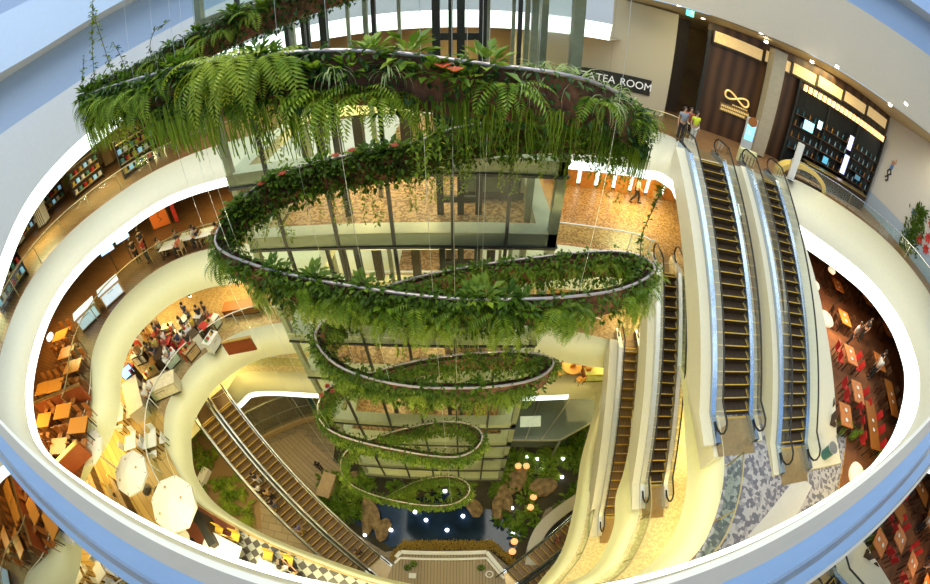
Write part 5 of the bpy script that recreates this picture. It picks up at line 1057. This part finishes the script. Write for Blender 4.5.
# curved bar counter on the right, with guests behind
cc = [gp(524, 566), gp(527, 546), gp(536, 528), gp(556, 510), gp(590, 487), (gp(622, 462))]
cv = catmull([Vector((p.x, p.y, 0)) for p in cc], 6); c0 = cv[0].copy()
def off2(P, d):
    out = []
    for i in range(len(P)):
        t_ = P[min(i+1, len(P)-1)]-P[max(i-1, 0)]; n_ = Vector((t_.y, -t_.x, 0)).normalized(); out.append(P[i]+n_*d)
    return out
t = thing('bar_counter', 'long curved grey bar counter bordering the pond garden', 'counter', (c0.x, c0.y, ZG+.02)); ci = [p-c0 for p in cv]; co = off2(ci, .75)
def zz(P, z): return [p+Vector((0, 0, z)) for p in P]
MB().loft([zz(ci, 0), zz(ci, 1.0), zz(co, 1.0), zz(co, 0)]).build('body', mat('counter_grey', (.30, .27, .20), .4, var=.08), t); MB().loft([zz(off2(ci, -.08), 1.04), zz(off2(ci, .83), 1.04), zz(off2(ci, .83), 1.0)]).build('worktop', mat('counter_top', (.42, .39, .30), .3, var=.05), t)
fl_ = off2(cv, .8); fo = off2(cv, 4.0); struct('floor', MB().loft([[p+Vector((0, 0, ZG+.03)) for p in fl_], [p+Vector((0, 0, ZG+.03)) for p in fo]]), mat('black_floor', (.012, .011, .012), .3))
for k, i in enumerate((9, 13, 17, 20, 23, 26)):
    q = off2(cv, 1.5)[i]; person('stand', (q.x, q.y, ZG+.035), R.uniform(0, 6), [WHT, BLK, (.6, .2, .1), WHT, (.4, .1, .1), (.6, .5, .4)][k], BLK, ['person in white behind the curved bar counter, lowest along it', 'person in black behind the curved bar counter', 'person in rust behind the middle of the curved bar', 'person in white behind the upper half of the curved bar', 'person in dark red near the upper end of the bar', 'person in beige at the upper end of the bar'][k])
q = off2(cv, 1.4)[5]; table(q.x, q.y, ZG+.02, 1.0, 1.0, .75, WHITE, 'round white table inside the lower end of the curved bar', 0, None, True)
# glass canopy with its sign, left glazed front
GC = mat('smoked_canopy_glass', (.13, .17, .15), .12, var=.25, scale=.4)
t = thing('glass_canopy', 'grey green glass canopy under the back balcony on the right', 'canopy', (0, 0, -25.2))
cq = [at(512, 390, -25.2), at(612, 390, -25.2), at(596, 420, -25.2), at(556, 444, -25.2)]; cq = [cq[0], cq[1], cq[2], at(560, 440, -25.2), at(510, 440, -25.2)]; MB().poly([(p.x, p.y, 0) for p in cq]).build('glass_sheet', GC, t)
for a, b in ((0, 1), (1, 2), (2, 3), (3, 4), (4, 0)): MB().beam((cq[a].x, cq[a].y, -.05), (cq[b].x, cq[b].y, -.05), .12, .12).build('edge_beam', OLIVE, t)
for f in (.3, .62): MB().beam((cq[0]*(1-f)+cq[1]*f).to_2d().to_3d()+Vector((0, 0, .04)), (cq[4]*(1-f)+cq[3]*f).to_2d().to_3d()+Vector((0, 0, .04)), .08, .08).build('rafter', OLIVE, t)
for i in (2, 3, 4): MB().box((cq[i].x, cq[i].y, -1.7), (.14, .14, 3.3)).build('post', OLIVE, t)
p = at(530, 423, -25.0); tag(MB().box((0, 0, 0), (1.5, .08, .8), rx=-.9).build('sign_plate', mat('pale_green_plate', (.62, .72, .55), .4, emit=.3), None, False, (p.x, p.y, -24.75)), 'pale green rectangular sign plate resting on the glass canopy', 'sign')
t = thing('glazed_front', 'curved glazed shop front left of the lift shaft above the walkway', 'shopfront', (0, 0, ZG+.02))
fr = [gp(252, 447), gp(268, 436), gp(285, 428), gp(303, 421), gp(318, 418)]
for i in range(4):
    a, b = fr[i], fr[i+1]; MB().poly([(a.x, a.y, .5), (b.x, b.y, .5), (b.x, b.y, 4.2), (a.x, a.y, 4.2)]).build('pane', glass_mat('dark_shop_glass', (.25, .32, .28), .25, .03, .7), t)
    MB().beam((a.x, a.y, .25), (b.x, b.y, .25), .5, .5).build('stone_kerb', TANW, t); MB().beam((a.x, a.y, 4.2), (b.x, b.y, 4.2), .12, .15).build('head_beam', OLIVE, t); MB().beam((a.x, a.y, 2.3), (b.x, b.y, 2.3), .08, .08).build('transom', OLIVE, t)
for p in fr: MB().box((p.x, p.y, 2.2), (.1, .1, 4.2)).build('mullion', OLIVE, t)
p = gp(318, 410); q2 = gp(296, 405); tag(MB().beam((q2.x, q2.y, 1.6), (p.x, p.y, 1.6), .1, 3.2).build('teal_hoarding', mat('teal_lit', (.02, .16, .22), .3, var=.5, scale=1), None, loc=(0, 0, ZG+.02)), 'dark teal panel at the back of the ground floor left of the shaft', 'panel')
p = gp(326, 485, .9); cabinet(p.x, p.y, ZG+.02, 2.0, 1.0, .9, 1.4, WOOD, TANW, 'tan wooden host desk at the end of the walkway', 'desk', 'host_desk'); p = gp(322, 470); person('stand', (p.x, p.y, ZG+.04), .5, BLK, BLK, 'person in black standing by the host desk')
# planted bed left of the escalator
gpoly([(188, 420), (205, 405), (258, 442), (262, 530), (225, 520), (192, 500)][::-1], tex_mat('brown_strip_floor', 'wave', (.17, .10, .04), (.26, .16, .07), 2.2, .5, rot=.4), .02)
p0, p1 = gp(196, 500), gp(209, 470); tag(MB().beam((p0.x, p0.y, .3), (p1.x, p1.y, .3), .8, .6).build('planter_box', WHITE, None, loc=(0, 0, ZG+.02)), 'low white planter wall left of the long planted strip', 'planter')
for k in range(46):
    z_ = R.random()
    if z_ < .6: px, py = R.uniform(188, 218), R.uniform(428, 495)
    elif z_ < .85: px, py = R.uniform(222, 237), R.uniform(478, 520)
    else: px, py = R.uniform(240, 256), R.uniform(488, 525)
    p = gp(px, py); kd = R.choice(['fern', 'yfern', 'broad']); zn = 'left bed beside the white planter wall' if z_ < .6 else 'narrow planted strip left of the escalator' if z_ < .85 else 'strip against the escalator'
    o = ob('bed_shrub', R.choice(KMESH[kd]), None, (p.x, p.y, ZG+.4), R.uniform(0, 6)); o.scale = (R.uniform(1.6, 2.4),)*3; nm_ = {'fern': 'green fern', 'yfern': 'yellow green fern', 'broad': 'dark leafy shrub'}[kd]; tag(o, f'{nm_} in the {zn}', 'shrub', f'{nm_}s in the {zn}')
# ------------------------------------------------------------------ light
def area(name, loc, size, power, col, rot=(0, 0, 0), sy=None):
    l = bpy.data.lights.new(name, 'AREA'); l.energy = power; l.color = col; l.size = size
    if sy: l.shape = 'RECTANGLE'; l.size_y = sy
    o = bpy.data.objects.new(name, l); COL.objects.link(o); o.location = loc; o.rotation_euler = rot; return o
W = bpy.data.worlds.new('world'); SC.world = W; W.use_nodes = True
bg = W.node_tree.nodes['Background']; bg.inputs[0].default_value = (.45, .68, 1, 1); bg.inputs[1].default_value = .9
WARM = (1, .79, .32); WARM2 = (1, .90, .44)
for zc, rr, pw, ring in ((Z1-2.2, 3.5, 260, top1), (Z2-2.2, 3.2, 240, top2), (Z3-2.2, 3.2, 190, top3), (Z4-2.6, 3, 70, top4)):
    n = len(ring)
    for j in range(12):
        p = ring[int(j*n/12)]; d = Vector((p.x, p.y-7)); d.normalize()
        if p.y < 1 and abs(p.x) < 9: continue
        area('ceiling_lamp_and_fill', (p.x+d.x*rr, p.y+d.y*rr, zc), 3.0, pw, WARM)
for p, pw in (((-22, 3, -4.9+.6), 120), ((-23, 9, -3.2), 260), ((-20, 14, -2.2), 260), ((-12, 20, -1.6), 260), ((0, 21, -1.3), 330), ((12, 18.5, 1.7), 240), ((20, 15.5, 1.9), 240), ((27, 8, 2.1), 160)):
    area('ceiling_lamp_and_fill', p, 2.5, pw, WARM2)
area('skylight', (0, 8, 16), 22, 5600, (1, .95, .76))
def fill_point(loc, power, col, r=.15):
    l = bpy.data.lights.new('hidden_fill_lamp', 'POINT'); l.energy = power; l.color = col; l.shadow_soft_size = r; o = bpy.data.objects.new('hidden_fill_lamp', l); COL.objects.link(o); o.location = loc
for z_, pw in ((Z1-2.6, 1300), (Z2-2.6, 750), (Z3-2.3, 350)):
    for x_ in (-9, -5.5, -2, 1.5, 4.5): fill_point((x_, -.15, z_), pw/5*1.1, WARM2)  # unseen lamps added under the near slab to light plants and fascias
for p, pw in (((20, 8, -7.9), 200), ((24, 4, -7.9), 200), ((17, 12, -7.9), 150)): area('lounge_fill_light', p, 2.0, pw, (1, .60, .25))  # warm fill added to brighten the lounge
area('ceiling_lamp_and_fill', (-16, 5, -21.9), 2, 160, WARM)  # lamp added only to brighten the planted bed
for z_ in (Z1+2.7, Z2+2.7, Z3+2.7, Z4+2.7): area('lobby_fill_light', (-3.4, 10.2, z_), 1.4, 90, WARM); area('lobby_fill_light', (-1.2, 10.2, z_), 1.0, 60, WARM)  # fill added to brighten the inside of the lift shaft
area('ceiling_lamp_and_fill', (9.5, 17.5, Z1-2.6), 2.0, 260, WARM2)  # lamp added to brighten the granite floor and its walker
SC.view_settings.exposure = 0.25
SC.cycles.max_bounces = 6; SC.cycles.diffuse_bounces = 3; SC.cycles.glossy_bounces = 3; SC.cycles.transparent_max_bounces = 16; SC.cycles.transmission_bounces = 4
SC.cycles.sample_clamp_indirect = 4; SC.cycles.caustics_reflective = False; SC.cycles.caustics_refractive = False
